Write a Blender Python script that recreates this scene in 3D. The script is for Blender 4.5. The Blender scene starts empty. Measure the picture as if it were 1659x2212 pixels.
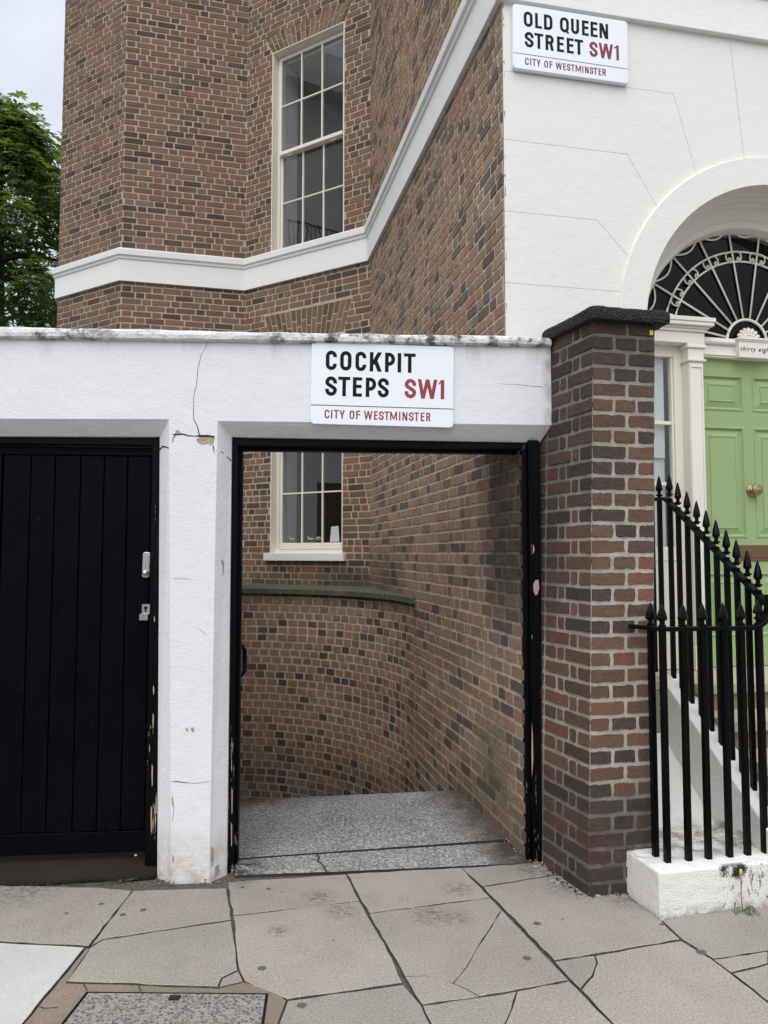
import bpy, bmesh, math, random
from mathutils import Vector, noise as mnoise

random.seed(7)
R = math.radians
SC = bpy.context.scene
COL = SC.collection

# ---------------------------------------------------------------- camera, sky, sun, exposure
PITCH = math.atan(.0578)
EYE = Vector((0, 0, 1.63))
cam_d = bpy.data.cameras.new("camera")
cam = bpy.data.objects.new("camera", cam_d)
COL.objects.link(cam)
cam.location = EYE
cam.rotation_euler = (R(90) + PITCH, 0, 0)
cam_d.sensor_fit = 'HORIZONTAL'
cam_d.sensor_width = 36
cam_d.lens = 36 * 1540 / 1659
cam_d.clip_start = .05
cam_d.clip_end = 2000
SC.camera = cam
SC.render.resolution_x, SC.render.resolution_y = 768, 1024

SUN_EL, SUN_AZ = R(50), R(193)           # azimuth clockwise from +Y
W_ = bpy.data.worlds.new("World")
SC.world = W_
W_.use_nodes = True
nt = W_.node_tree
nt.nodes.clear()
w_out = nt.nodes.new('ShaderNodeOutputWorld')
w_bg = nt.nodes.new('ShaderNodeBackground')
w_sky = nt.nodes.new('ShaderNodeTexSky')
w_sky.sky_type = 'NISHITA'
w_sky.sun_disc = False
w_sky.sun_elevation = SUN_EL
w_sky.sun_rotation = SUN_AZ
w_sky.air_density = 1.0
w_sky.dust_density = 2.0
w_hs = nt.nodes.new('ShaderNodeHueSaturation')
w_hs.inputs['Saturation'].default_value = .30
w_tc = nt.nodes.new('ShaderNodeTexCoord')
w_no = nt.nodes.new('ShaderNodeTexNoise')
w_no.inputs['Scale'].default_value = 2.6
w_no.inputs['Detail'].default_value = 6
w_no.inputs['Roughness'].default_value = .55
w_rp = nt.nodes.new('ShaderNodeValToRGB')
w_rp.color_ramp.elements[0].position = .40
w_rp.color_ramp.elements[0].color = (6.3, 6.9, 8.1, 1)
w_rp.color_ramp.elements[1].position = .58
w_rp.color_ramp.elements[1].color = (8.3, 8.75, 9.6, 1)
w_mx = nt.nodes.new('ShaderNodeMix')
w_mx.data_type = 'RGBA'
w_mx.inputs[0].default_value = .82
nt.links.new(w_sky.outputs[0], w_hs.inputs['Color'])
nt.links.new(w_tc.outputs['Generated'], w_no.inputs['Vector'])
nt.links.new(w_no.outputs['Fac'], w_rp.inputs['Fac'])
nt.links.new(w_hs.outputs[0], w_mx.inputs[6])
nt.links.new(w_rp.outputs[0], w_mx.inputs[7])
w_sep = nt.nodes.new('ShaderNodeSeparateXYZ')
nt.links.new(w_tc.outputs['Generated'], w_sep.inputs[0])
w_gr = nt.nodes.new('ShaderNodeValToRGB')       # overcast sky: brighter overhead than near the horizon
for _ in range(2):
    w_gr.color_ramp.elements.new(.5)
for el, (p_, v_) in zip(w_gr.color_ramp.elements, ((0, .60), (.60, .98), (.80, 1.75), (1, 2.6))):
    el.position = p_
    el.color = (v_, v_, v_, 1)
nt.links.new(w_sep.outputs['Z'], w_gr.inputs[0])
w_ml = nt.nodes.new('ShaderNodeVectorMath')
w_ml.operation = 'SCALE'
nt.links.new(w_mx.outputs[2], w_ml.inputs[0])
nt.links.new(w_gr.outputs[0], w_ml.inputs['Scale'])
nt.links.new(w_ml.outputs[0], w_bg.inputs['Color'])
w_bg.inputs['Strength'].default_value = .064
nt.links.new(w_bg.outputs[0], w_out.inputs[0])

sun_d = bpy.data.lights.new("sun", 'SUN')
sun = bpy.data.objects.new("sun", sun_d)
COL.objects.link(sun)
sun_d.energy = .95
sun_d.angle = R(70)
sun_d.color = (1, .96, .9)
sdir = Vector((math.sin(SUN_AZ) * math.cos(SUN_EL), math.cos(SUN_AZ) * math.cos(SUN_EL), math.sin(SUN_EL)))
sun.rotation_euler = (-sdir).to_track_quat('-Z', 'Y').to_euler()

SC.view_settings.view_transform = 'Standard'
SC.view_settings.look = 'None'
SC.view_settings.exposure = 1.02
SC.view_settings.gamma = 1
SC.cycles.max_bounces = 8
SC.cycles.transparent_max_bounces = 12

# ---------------------------------------------------------------- layout helpers
CP, SP = math.cos(PITCH), math.sin(PITCH)


def ray(x, y):
    u, v = (x - 829.5) / 1540, (1106 - y) / 1540
    return Vector((u, CP - v * SP, SP + v * CP))


def at_z(x, y, z=0.):
    r = ray(x, y)
    return EYE + r * ((z - EYE.z) / r.z)


class Frame:
    """vertical plane: s along it, z up, off behind it"""

    def __init__(self, p, yaw):
        self.p = Vector((p[0], p[1], 0))
        a = R(yaw)
        self.yaw = a
        self.d = Vector((math.cos(a), math.sin(a), 0))
        self.n = Vector((-self.d.y, self.d.x, 0))

    def pt(self, s, z, off=0.):
        v = self.p + self.d * s + self.n * off
        return Vector((v.x, v.y, z))

    def at(self, x, y, off=0.):
        r = ray(x, y)
        q = self.p + self.n * off
        t = self.n.dot(q - Vector((0, 0, 0))) / self.n.dot(r)
        P = EYE + r * t
        return (P - self.p).dot(self.d), P.z


FAC = Frame((.71, 4.13), 11.3)            # stuccoed street front of the house
WAL = Frame((-.96, 3.655), 4.85)          # white boundary wall
PA, PB, PC, PD = (Vector((-.16, 7.97)), Vector((-1.77, 8.91)), Vector((-3.23, 8.57)), Vector((-4.29, 9.19)))
PK = Vector((.71, 4.13))
PG = Vector((.974, 3.489))                # outer corner of the pillar


def yaw_of(a, b):
    return math.degrees(math.atan2(b[1] - a[1], b[0] - a[0]))


BAY = Frame(PA, yaw_of(PA, PB) - 180)     # window wall; s runs negative from PA to PB, off goes into the house

# ---------------------------------------------------------------- mesh helpers


class MB:
    def __init__(self):
        self.v, self.f, self.m, self.c = [], [], [], []

    def vert(self, p, c=(0, 0, 0, 1)):
        self.v.append((p[0], p[1], p[2]))
        self.c.append(c)
        return len(self.v) - 1

    def face(self, pts, m=0, c=(0, 0, 0, 1)):
        i = [self.vert(p, c) for p in pts]
        self.f.append(i)
        self.m.append(m)

    def box8(self, P, m=0):
        """P: 8 points, bottom ring then top ring"""
        i = [self.vert(p) for p in P]
        for q in ((0, 3, 2, 1), (4, 5, 6, 7), (0, 1, 5, 4), (1, 2, 6, 5), (2, 3, 7, 6), (3, 0, 4, 7)):
            self.f.append([i[k] for k in q])
            self.m.append(m)

    def box(self, fr, s0, s1, z0, z1, o0, o1, m=0):
        self.box8([fr.pt(s0, z0, o0), fr.pt(s1, z0, o0), fr.pt(s1, z0, o1), fr.pt(s0, z0, o1),
                   fr.pt(s0, z1, o0), fr.pt(s1, z1, o0), fr.pt(s1, z1, o1), fr.pt(s0, z1, o1)], m)

    def prism(self, ring, d, m=0):
        """polygon ring extruded by vector d"""
        n = len(ring)
        a = [self.vert(p) for p in ring]
        b = [self.vert(Vector(p) + d) for p in ring]
        self.f.append(a[::-1]); self.m.append(m)
        self.f.append(b); self.m.append(m)
        for k in range(n):
            self.f.append([a[k], a[(k + 1) % n], b[(k + 1) % n], b[k]]); self.m.append(m)

    def rings(self, rs, closed=True, caps=True, m=0):
        """loft equal-length rings"""
        ids = [[self.vert(p) for p in r] for r in rs]
        n = len(rs[0])
        for a, b in zip(ids, ids[1:]):
            for k in range(n if closed else n - 1):
                self.f.append([a[k], a[(k + 1) % n], b[(k + 1) % n], b[k]]); self.m.append(m)
        if caps and closed:
            self.f.append(ids[0][::-1]); self.m.append(m)
            self.f.append(ids[-1]); self.m.append(m)

    def tube(self, path, r, n=6, m=0, flat=None):
        path = [Vector(p) for p in path]
        rs = []
        up = Vector((0, 0, 1))
        for k, p in enumerate(path):
            t = (path[min(k + 1, len(path) - 1)] - path[max(k - 1, 0)]).normalized()
            ref = up if abs(t.dot(up)) < .95 else Vector((0, 1, 0))
            a = t.cross(ref).normalized()
            b = a.cross(t).normalized()
            rr = r[k] if isinstance(r, (list, tuple)) else r
            rs.append([p + a * (math.cos(2 * math.pi * j / n) * rr) + b * (math.sin(2 * math.pi * j / n) * rr) for j in range(n)])
        self.rings(rs, m=m)

    def lathe(self, c, prof, n=16, axis=(0, 0, 1), m=0):
        """prof: (radius, height) along axis from c"""
        ax = Vector(axis).normalized()
        ref = Vector((0, 0, 1)) if abs(ax.z) < .9 else Vector((1, 0, 0))
        a = ax.cross(ref).normalized()
        b = ax.cross(a).normalized()
        rs = []
        for r, h in prof:
            o = Vector(c) + ax * h
            rs.append([o + a * (math.cos(2 * math.pi * j / n) * r) + b * (math.sin(2 * math.pi * j / n) * r) for j in range(n)])
        self.rings(rs, m=m)

    def build(self, name, mats, parent=None, bevel=0., smooth=False, weld=False, attr=False, seg=2, recalc=True):
        me = bpy.data.meshes.new(name)
        me.from_pydata(self.v, [], self.f)
        mats = mats if isinstance(mats, (list, tuple)) else [mats]
        for mt in mats:
            me.materials.append(mt)
        me.polygons.foreach_set('material_index', self.m)
        if attr:
            ca = me.color_attributes.new('bk', 'FLOAT_COLOR', 'POINT')
            ca.data.foreach_set('color', [x for c in self.c for x in c])
        if weld or recalc:
            bm = bmesh.new()
            bm.from_mesh(me)
            if weld:
                bmesh.ops.remove_doubles(bm, verts=bm.verts, dist=.0004)
            if recalc:
                bmesh.ops.recalc_face_normals(bm, faces=bm.faces)
            bm.to_mesh(me)
            bm.free()
        if smooth:
            me.polygons.foreach_set('use_smooth', [True] * len(me.polygons))
        me.update()
        o = bpy.data.objects.new(name, me)
        COL.objects.link(o)
        if bevel:
            bv = o.modifiers.new('bevel', 'BEVEL')
            bv.width = bevel
            bv.segments = seg
            bv.limit_method = 'ANGLE'
            bv.angle_limit = R(25)
        if parent:
            put(o, parent)
        return o


def put(o, parent):
    o.parent = parent
    o.matrix_parent_inverse = parent.matrix_basis.inverted()
    return o


def thing(name, label, cat, loc=(0, 0, 0), group=None):
    o = bpy.data.objects.new(name, None)
    o.empty_display_size = .1
    o.location = loc
    COL.objects.link(o)
    return tag(o, label, cat, group)


def tag(o, label, cat, group=None):
    o['label'] = label
    o['category'] = cat
    if group:
        o['group'] = group
    return o


def struct(o):
    o['kind'] = 'structure'
    return o


# ---------------------------------------------------------------- materials


class NT:
    def __init__(self, name):
        self.mat = bpy.data.materials.new(name)
        self.mat.use_nodes = True
        self.t = self.mat.node_tree
        self.t.nodes.clear()
        self.out = self.n('OutputMaterial')
        self.bsdf = self.n('BsdfPrincipled')
        self.l(self.bsdf.outputs[0], self.out.inputs[0])
        self.tc = self.n('TexCoord').outputs['Object']

    def n(self, k, **kw):
        nd = self.t.nodes.new('ShaderNode' + k)
        for a, b in kw.items():
            setattr(nd, a, b)
        return nd

    def l(self, a, b):
        self.t.links.new(a, b)

    def set(self, sock, v):
        if isinstance(v, bpy.types.NodeSocket):
            self.l(v, sock)
        elif isinstance(v, (tuple, list)) and len(v) == 3 and sock.type == 'RGBA':
            sock.default_value = (*v, 1)
        else:
            sock.default_value = v

    def noise(self, scale, detail=4, rough=.55, vec=None, stretch=None, dist=0.):
        nd = self.n('TexNoise')
        v = vec or self.tc
        if stretch:
            mp = self.n('Mapping')
            mp.inputs['Scale'].default_value = stretch
            self.l(v, mp.inputs['Vector'])
            v = mp.outputs[0]
        self.l(v, nd.inputs['Vector'])
        nd.inputs['Scale'].default_value = scale
        nd.inputs['Detail'].default_value = detail
        nd.inputs['Roughness'].default_value = rough
        nd.inputs['Distortion'].default_value = dist
        return nd.outputs['Fac']

    def voronoi(self, scale, out='Distance', feature='F1'):
        nd = self.n('TexVoronoi', feature=feature)
        self.l(self.tc, nd.inputs['Vector'])
        nd.inputs['Scale'].default_value = scale
        return nd.outputs[out]

    def ramp(self, fac, stops, interp='LINEAR'):
        nd = self.n('ValToRGB')
        e = nd.color_ramp.elements
        nd.color_ramp.interpolation = interp
        while len(e) < len(stops):
            e.new(.5)
        for el, (p, c) in zip(e, stops):
            el.position = p
            el.color = (*c, 1) if isinstance(c, (tuple, list)) else (c, c, c, 1)
        self.l(fac, nd.inputs['Fac'])
        return nd.outputs[0]

    def math(self, op, a, b=0., clamp=False):
        nd = self.n('Math', operation=op, use_clamp=clamp)
        self.set(nd.inputs[0], a)
        self.set(nd.inputs[1], b)
        return nd.outputs[0]

    def mix(self, fac, a, b, blend='MIX'):
        nd = self.n('Mix', data_type='RGBA', blend_type=blend)
        self.set(nd.inputs[0], fac)
        self.set(nd.inputs[6], a)
        self.set(nd.inputs[7], b)
        return nd.outputs[2]

    def axis(self, d, p=(0, 0, 0)):
        """signed coordinate along d from p"""
        s = self.n('VectorMath', operation='SUBTRACT')
        self.l(self.tc, s.inputs[0])
        s.inputs[1].default_value = tuple(p)
        q = self.n('VectorMath', operation='DOT_PRODUCT')
        self.l(s.outputs[0], q.inputs[0])
        q.inputs[1].default_value = tuple(d)
        return q.outputs['Value']

    def band(self, x, a, b, soft):
        """1 between a and b"""
        lo = self.n('MapRange'); self.l(x, lo.inputs[0])
        lo.inputs[1].default_value, lo.inputs[2].default_value = a - soft, a + soft
        hi = self.n('MapRange'); self.l(x, hi.inputs[0])
        hi.inputs[1].default_value, hi.inputs[2].default_value = b + soft, b - soft
        return self.math('MULTIPLY', lo.outputs[0], hi.outputs[0])

    def spot(self, p, r, soft):
        d = self.n('VectorMath', operation='DISTANCE')
        self.l(self.tc, d.inputs[0])
        d.inputs[1].default_value = tuple(p)
        m = self.n('MapRange')
        self.l(d.outputs['Value'], m.inputs[0])
        m.inputs[1].default_value, m.inputs[2].default_value = r + soft, r - soft
        return m.outputs[0]

    def bump(self, h, dist=.002, strength=1.):
        nd = self.n('Bump')
        nd.inputs['Distance'].default_value = dist
        nd.inputs['Strength'].default_value = strength
        self.l(h, nd.inputs['Height'])
        self.l(nd.outputs[0], self.bsdf.inputs['Normal'])

    def done(self, color, rough=.7, metal=0., spec=None):
        self.set(self.bsdf.inputs['Base Color'], color)
        self.set(self.bsdf.inputs['Roughness'], rough)
        self.set(self.bsdf.inputs['Metallic'], metal)
        if spec is not None:
            self.bsdf.inputs['Specular IOR Level'].default_value = spec
        return self.mat


def m_plain(name, c, rough=.6, metal=0., var=.12, scale=6, bump=.0, bscale=90, spec=None):
    t = NT(name)
    f = t.noise(scale, 5)
    col = t.mix(f, tuple(x * (1 - var) for x in c), tuple(min(1, x * (1 + var)) for x in c))
    if bump:
        t.bump(t.noise(bscale, 4), bump)
    return t.done(col, rough, metal, spec)


def m_brick(name, stops, rough=.88):
    t = NT(name)
    at = t.n('Attribute', attribute_name='bk')
    sp = t.n('SeparateColor')
    t.l(at.outputs['Color'], sp.inputs[0])
    base = t.ramp(sp.outputs[0], stops)
    n1 = t.noise(38, 5, .6)
    n2 = t.noise(130, 4, .65)
    c = t.mix(t.math('MULTIPLY', t.ramp(n1, [(.3, 0), (.7, 1)]), .42), base, t.mix(1., base, (.55, .5, .5), 'MULTIPLY'))
    c = t.mix(t.ramp(n2, [(.45, .0), (.8, .5)]), c, t.mix(.5, base, (.42, .32, .24)))
    pits = t.ramp(t.noise(260, 2, .5), [(.28, 1), (.36, 0)])
    c = t.mix(t.math('MULTIPLY', pits, .7), c, (.02, .016, .014))
    big = t.ramp(t.noise(1.7, 4), [(.4, 0), (.75, .2)])
    c = t.mix(big, c, (.06, .05, .042))
    dn = t.math('MULTIPLY', sp.outputs[1], t.ramp(t.noise(16, 5, .65), [(.15, .55), (.75, 1)]))
    c = t.mix(dn, c, (.035, .031, .03))
    c = t.mix(t.math('MULTIPLY', sp.outputs[2], t.ramp(n1, [(.35, .0), (.65, .75)])), c, (.085, .105, .055))
    h = t.math('ADD', t.math('MULTIPLY', n2, .5), t.math('MULTIPLY', t.noise(45, 4, .6), 1.))
    t.bump(h, .006, .8)
    return t.done(c, rough, spec=.25)


def m_mortar(name, c0, c1):
    t = NT(name)
    at = t.n('Attribute', attribute_name='bk')
    sp = t.n('SeparateColor')
    t.l(at.outputs['Color'], sp.inputs[0])
    n2 = t.noise(210, 3, .6)
    c = t.mix(t.ramp(n2, [(.3, 0), (.68, 1)]), c0, c1)
    c = t.mix(t.ramp(t.noise(9, 4), [(.45, 0), (.75, .45)]), c, tuple(x * .45 for x in c0))
    c = t.mix(t.ramp(t.noise(150, 2), [(.26, .8), (.34, 0)]), c, (.03, .026, .022))
    c = t.mix(t.math('MULTIPLY', sp.outputs[1], t.ramp(t.noise(14, 5, .6), [(.15, .6), (.8, 1)])), c, (.04, .036, .034))
    c = t.mix(t.math('MULTIPLY', sp.outputs[2], .7), c, (.06, .09, .04))
    t.bump(n2, .005, .9)
    return t.done(c, .95, spec=.2)


FARB = [(0, (.062, .046, .040)), (.13, (.088, .063, .050)), (.2, (.135, .088, .058)), (.5, (.182, .115, .074)), (.78, (.222, .146, .095)), (.92, (.212, .124, .078)), (1, (.225, .108, .070))]
NEARB = [(0, (.058, .044, .040)), (.10, (.074, .054, .046)), (.2, (.115, .072, .050)), (.5, (.150, .088, .056)), (.74, (.178, .104, .062)), (.88, (.20, .092, .056)), (1, (.22, .078, .053))]
M_BRICK_FAR = m_brick('brown_brick', FARB)
M_BRICK_SIDE = m_brick('brightened_side_brick', [(0, (.12, .095, .088)), (.14, (.165, .13, .112)), (.22, (.28, .19, .132)), (.5, (.35, .235, .155)), (.8, (.41, .28, .185)), (.93, (.37, .215, .132)), (1, (.41, .21, .13))])  # brick tone lightened to make up for the shade on the side wall
M_BRICK_PIL = m_brick('dark_pillar_brick', NEARB)
M_BRICK_RUB = m_brick('rubbed_tan_brick', [(0, (.12, .08, .045)), (.5, (.19, .125, .07)), (1, (.24, .165, .095))])
M_BRICK_HEAD = m_brick('curved_wall_brick', [(0, (.09, .068, .058)), (.12, (.15, .108, .08)), (.22, (.28, .18, .118)), (.6, (.41, .262, .168)), (.85, (.42, .238, .145)), (1, (.46, .26, .165))])
M_MORT_FAR = m_mortar('buff_mortar', (.41, .33, .25), (.57, .475, .37))
M_MORT_PIL = m_mortar('grey_gritty_mortar', (.33, .30, .26), (.66, .61, .54))
M_MORT_HEAD = m_mortar('pale_mortar', (.46, .40, .33), (.74, .67, .57))


def m_render():
    t = NT('white_masonry_paint')
    base = t.mix(t.noise(2.2, 5), (.70, .70, .715), (.775, .775, .79))
    # grime streaks below the coping and rusty wash at the foot of the pier
    z = t.axis((0, 0, 1))
    st = t.ramp(t.noise(9, 6, .65, stretch=(1, 1, .22)), [(.52, 0), (.74, .55)])
    g = t.math('MULTIPLY', t.band(z, 2.66, 2.9, .07), st)
    c = t.mix(g, base, (.30, .29, .27))
    b = t.math('MULTIPLY', t.band(z, -.3, .14, .14), t.ramp(t.noise(12, 6, .65), [(.36, 0), (.6, .8)]))
    c = t.mix(b, c, (.40, .34, .26))
    ch = t.ramp(t.noise(34, 5, .6), [(.735, 0), (.76, .8)])
    c = t.mix(ch, c, (.30, .28, .25))
    s_ = t.axis(tuple(WAL.d), tuple(WAL.p))
    rt = t.math('MULTIPLY', t.band(s_, 1.845, 2.0, .03), t.ramp(t.noise(14, 6, .65), [(.35, 0), (.65, .75)]))
    c = t.mix(rt, c, (.19, .18, .165))
    h = t.math('ADD', t.math('MULTIPLY', t.noise(70, 5, .6, stretch=(1, 1, 1.8)), 1.), t.math('MULTIPLY', t.noise(9, 3), 2.2))
    t.bump(h, .0026, .9)
    return t.done(c, .62, spec=.35)


def m_coping():
    t = NT('weathered_white_coping')
    base = t.mix(t.noise(5, 5), (.62, .62, .60), (.82, .82, .82))
    li = t.ramp(t.noise(13, 8, .72), [(.47, 0), (.60, 1)])
    s_ = t.axis(tuple(WAL.d), tuple(WAL.p))
    wt = t.ramp(t.math('ADD', t.noise(1.6, 3), t.math('MULTIPLY', s_, .1)), [(.42, .12), (.62, 1)])
    c = t.mix(t.math('MULTIPLY', li, wt), base, (.085, .08, .07))
    c = t.mix(t.ramp(t.noise(40, 4, .7), [(.66, 0), (.72, .7)]), c, (.05, .045, .04))
    t.bump(t.math('ADD', t.noise(60, 6, .65), t.noise(14, 4)), .012, 1.)
    return t.done(c, .8)


def m_stucco(name='cream_stucco', lo=(.74, .725, .68), hi=(.79, .775, .735), b=.0020):
    t = NT(name)
    c = t.mix(t.noise(1.6, 5), lo, hi)
    c = t.mix(t.ramp(t.noise(7, 6, .7, stretch=(1, 1, .5)), [(.62, 0), (.8, .16)]), c, (.5, .47, .42))
    h = t.math('ADD', t.noise(75, 5, .6), t.math('MULTIPLY', t.noise(12, 4), 1.6))
    t.bump(h, b, 1.)
    return t.done(c, .68, spec=.3)


def m_plinth():
    t = NT('painted_plinth')
    c = t.mix(t.noise(3, 5), (.79, .775, .735), (.85, .835, .80))
    s_ = t.axis(tuple(FAC.d), tuple(FAC.p))
    o_ = t.axis(tuple(FAC.n), tuple(FAC.p))
    z = t.axis((0, 0, 1))
    front = t.band(o_, -2, -.915, .012)
    n = t.noise(26, 6, .68, stretch=(1, 1, .45))
    wv = t.math('MULTIPLY', t.math('SUBTRACT', t.noise(24, 5, .7), .5), .16)
    blot = t.math('MULTIPLY', t.band(t.math('ADD', s_, wv), .675, .79, .012), t.band(t.math('ADD', z, t.math('MULTIPLY', wv, .7)), .150, .25, .012))
    blot = t.math('MULTIPLY', blot, t.ramp(n, [(.36, 0), (.46, 1)]))
    str_ = t.math('MULTIPLY', t.band(s_, .65, 1.6, .02), t.ramp(t.noise(52, 6, .7, stretch=(1, 1, .35)), [(.55, 0), (.64, .95)]))
    low = t.math('MULTIPLY', t.band(z, -1, .02, .03), t.ramp(t.noise(30, 5, .7), [(.4, 0), (.6, .8)]))
    d = t.math('MULTIPLY', front, t.math('MAXIMUM', t.math('MAXIMUM', blot, str_), low))
    c = t.mix(d, c, (.035, .03, .027))
    top = t.band(z, .193, .24, .004)
    back = t.band(o_, -.80, -.47, .05)
    dirt = t.math('MULTIPLY', t.math('MULTIPLY', top, back), t.ramp(t.noise(8, 8, .72, dist=.6), [(.44, 0), (.60, .85)]))
    c = t.mix(dirt, c, (.17, .13, .095))
    c = t.mix(t.ramp(t.noise(60, 4, .6), [(.72, 0), (.75, .7)]), c, (.2, .18, .15))
    t.bump(t.math('ADD', t.noise(80, 6, .65, stretch=(1, 1, 2.)), t.math('MULTIPLY', t.noise(14, 4), 1.5)), .007, 1.)
    return t.done(c, .65, spec=.3)


def m_black(name='black_gloss_paint', r=.32, c=(.006, .006, .0085), sp_=.2):
    t = NT(name)
    n = t.noise(30, 5, .6, stretch=(1, 1, .12))
    col = t.mix(t.ramp(n, [(.3, 0), (.75, 1)]), c, tuple(x * 2.0 for x in c))
    col = t.mix(t.ramp(t.noise(9, 7, .75), [(.66, 0), (.75, .35)]), col, (.06, .058, .055))
    t.bump(t.math('ADD', t.math('MULTIPLY', n, .8), t.noise(22, 3)), .0022, .8)
    return t.done(col, t.ramp(t.noise(4, 3), [(.3, r * .8), (.7, r * 1.4)]), spec=sp_)


def m_oldblack():
    t = NT('flaking_black_paint')
    n = t.noise(32, 6, .7, stretch=(1, 1, .10))
    z = t.axis((0, 0, 1))
    lowz = t.n('MapRange'); t.l(z, lowz.inputs[0])
    lowz.inputs[1].default_value, lowz.inputs[2].default_value = 1.6, 0.1
    f = t.math('ADD', n, t.math('MULTIPLY', lowz.outputs[0], .085))
    wood = t.mix(t.noise(60, 3), (.30, .24, .20), (.48, .42, .37))
    col = t.mix(t.ramp(f, [(.70, 0), (.712, 1)]), (.0018, .0018, .0026), wood)
    t.bump(t.math('SUBTRACT', t.noise(18, 4), t.ramp(f, [(.70, 0), (.712, 1)])), .003, .8)
    return t.done(col, .42, spec=.10)


def m_pave(name, lo, hi, stains=(), grit=.72, bscale=120, spots=True):
    t = NT(name)
    c = t.mix(t.ramp(t.noise(1.3, 6, .62), [(.3, 0), (.7, 1)]), lo, hi)
    g = t.noise(bscale, 3, .7)
    c = t.mix(t.ramp(g, [(.30, grit), (.48, 0)]), c, tuple(x * .42 for x in lo))
    c = t.mix(t.ramp(g, [(.56, 0), (.72, grit)]), c, tuple(min(1, x * 1.6) for x in hi))
    c = t.mix(t.ramp(t.noise(4.5, 7, .7), [(.55, 0), (.8, .30)]), c, tuple(x * .55 for x in lo))
    if spots:
        c = t.mix(t.ramp(t.noise(24, 3, .5), [(.77, 0), (.785, .4)]), c, (.10, .09, .08))
    at = t.n('Attribute', attribute_name='bk')
    sp = t.n('SeparateColor')
    t.l(at.outputs['Color'], sp.inputs[0])
    c = t.mix(1., c, t.ramp(sp.outputs[0], [(0, (.97, .97, .97)), (.03, (.89, .885, .88)), (.5, (.98, .97, .95)), (1, (1.08, 1.06, 1.03))]), 'MULTIPLY')
    for p, r, col in stains:
        m = t.math('MULTIPLY', t.spot(p, r, r * .6), t.ramp(t.noise(30, 6, .75, stretch=(1, 1.6, 1)), [(.44, 0), (.58, .75)]))
        c = t.mix(m, c, col)
    t.bump(t.math('ADD', g, t.math('MULTIPLY', t.noise(20, 4), .8)), .004, .8)
    return t.done(c, .85, spec=.25)


BRN = (.10, .065, .042)
M_PAVE = m_pave('paving_stone', (.265, .238, .208), (.355, .322, .285),
                [(at_z(690, 1938), .07, BRN), (at_z(735, 1968), .06, BRN), (at_z(930, 1978), .075, BRN), (at_z(990, 1920), .06, (.09, .075, .06)), (at_z(990, 1982), .06, (.1, .08, .065)), (at_z(600, 2010), .04, BRN), (at_z(520, 1895), .09, (.04, .034, .028)), (at_z(1235, 1915), .10, (.07, .06, .05)), (at_z(1150, 1872), .10, (.06, .05, .04)), (at_z(330, 1898), .10, (.08, .07, .055)), (at_z(60, 1915), .18, (.10, .09, .07)), (at_z(1350, 1935), .1, (.08, .07, .06))])
M_PAVE_PALE = m_pave('pale_paving_stone', (.42, .42, .40), (.50, .50, .48), grit=.25)
M_PAVE_WARM = m_pave('warm_mortar_bed', (.18, .140, .105), (.26, .21, .16), grit=.5)


def m_granite():
    t = NT('worn_granite')
    g = t.noise(58, 3, .75)
    base = t.mix(t.ramp(t.noise(2.6, 6, .65), [(.32, 0), (.68, 1)]), (.20, .195, .185), (.33, .325, .315))
    c = t.mix(t.ramp(g, [(.36, .8), (.50, 0)]), base, (.075, .071, .066))
    c = t.mix(t.ramp(g, [(.53, 0), (.66, .85)]), c, (.58, .575, .56))
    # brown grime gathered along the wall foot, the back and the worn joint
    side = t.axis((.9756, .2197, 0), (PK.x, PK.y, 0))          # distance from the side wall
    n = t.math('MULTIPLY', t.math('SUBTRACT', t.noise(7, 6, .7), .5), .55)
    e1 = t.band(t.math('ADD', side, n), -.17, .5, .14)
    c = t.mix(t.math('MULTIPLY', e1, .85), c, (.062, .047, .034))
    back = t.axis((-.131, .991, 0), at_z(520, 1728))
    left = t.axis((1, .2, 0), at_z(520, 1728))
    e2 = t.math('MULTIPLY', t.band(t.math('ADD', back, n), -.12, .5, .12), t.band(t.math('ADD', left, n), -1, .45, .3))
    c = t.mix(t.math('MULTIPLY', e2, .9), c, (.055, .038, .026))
    for p, r in ((at_z(515, 1880), .16), (at_z(1120, 1838), .14), (at_z(1150, 1858), .10)):
        m = t.math('MULTIPLY', t.spot(p, r, r * .7), t.ramp(t.noise(16, 6, .75), [(.38, 0), (.55, .95)]))
        c = t.mix(m, c, (.035, .030, .026))
    t.bump(t.math('ADD', g, t.math('MULTIPLY', t.noise(14, 4), .8)), .006, .9)
    return t.done(c, .72, spec=.35)


M_GRANITE = m_granite()
M_DARKSTONE = m_pave('damp_step_stone', (.010, .0075, .005), (.026, .019, .012), grit=.3)


def m_joint():
    t = NT('paving_joint')
    n = t.noise(7, 5, .65)
    c = t.mix(t.ramp(t.noise(60, 4), [(.3, 0), (.7, 1)]), (.040, .036, .031), (.125, .110, .094))
    x = t.axis((1, 0, 0))
    mo = t.math('MULTIPLY', t.ramp(n, [(.57, 0), (.64, 1)]), .7)
    c = t.mix(mo, c, (.045, .065, .022))
    t.bump(t.noise(70, 4), .004)
    return t.done(c, .95)


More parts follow.
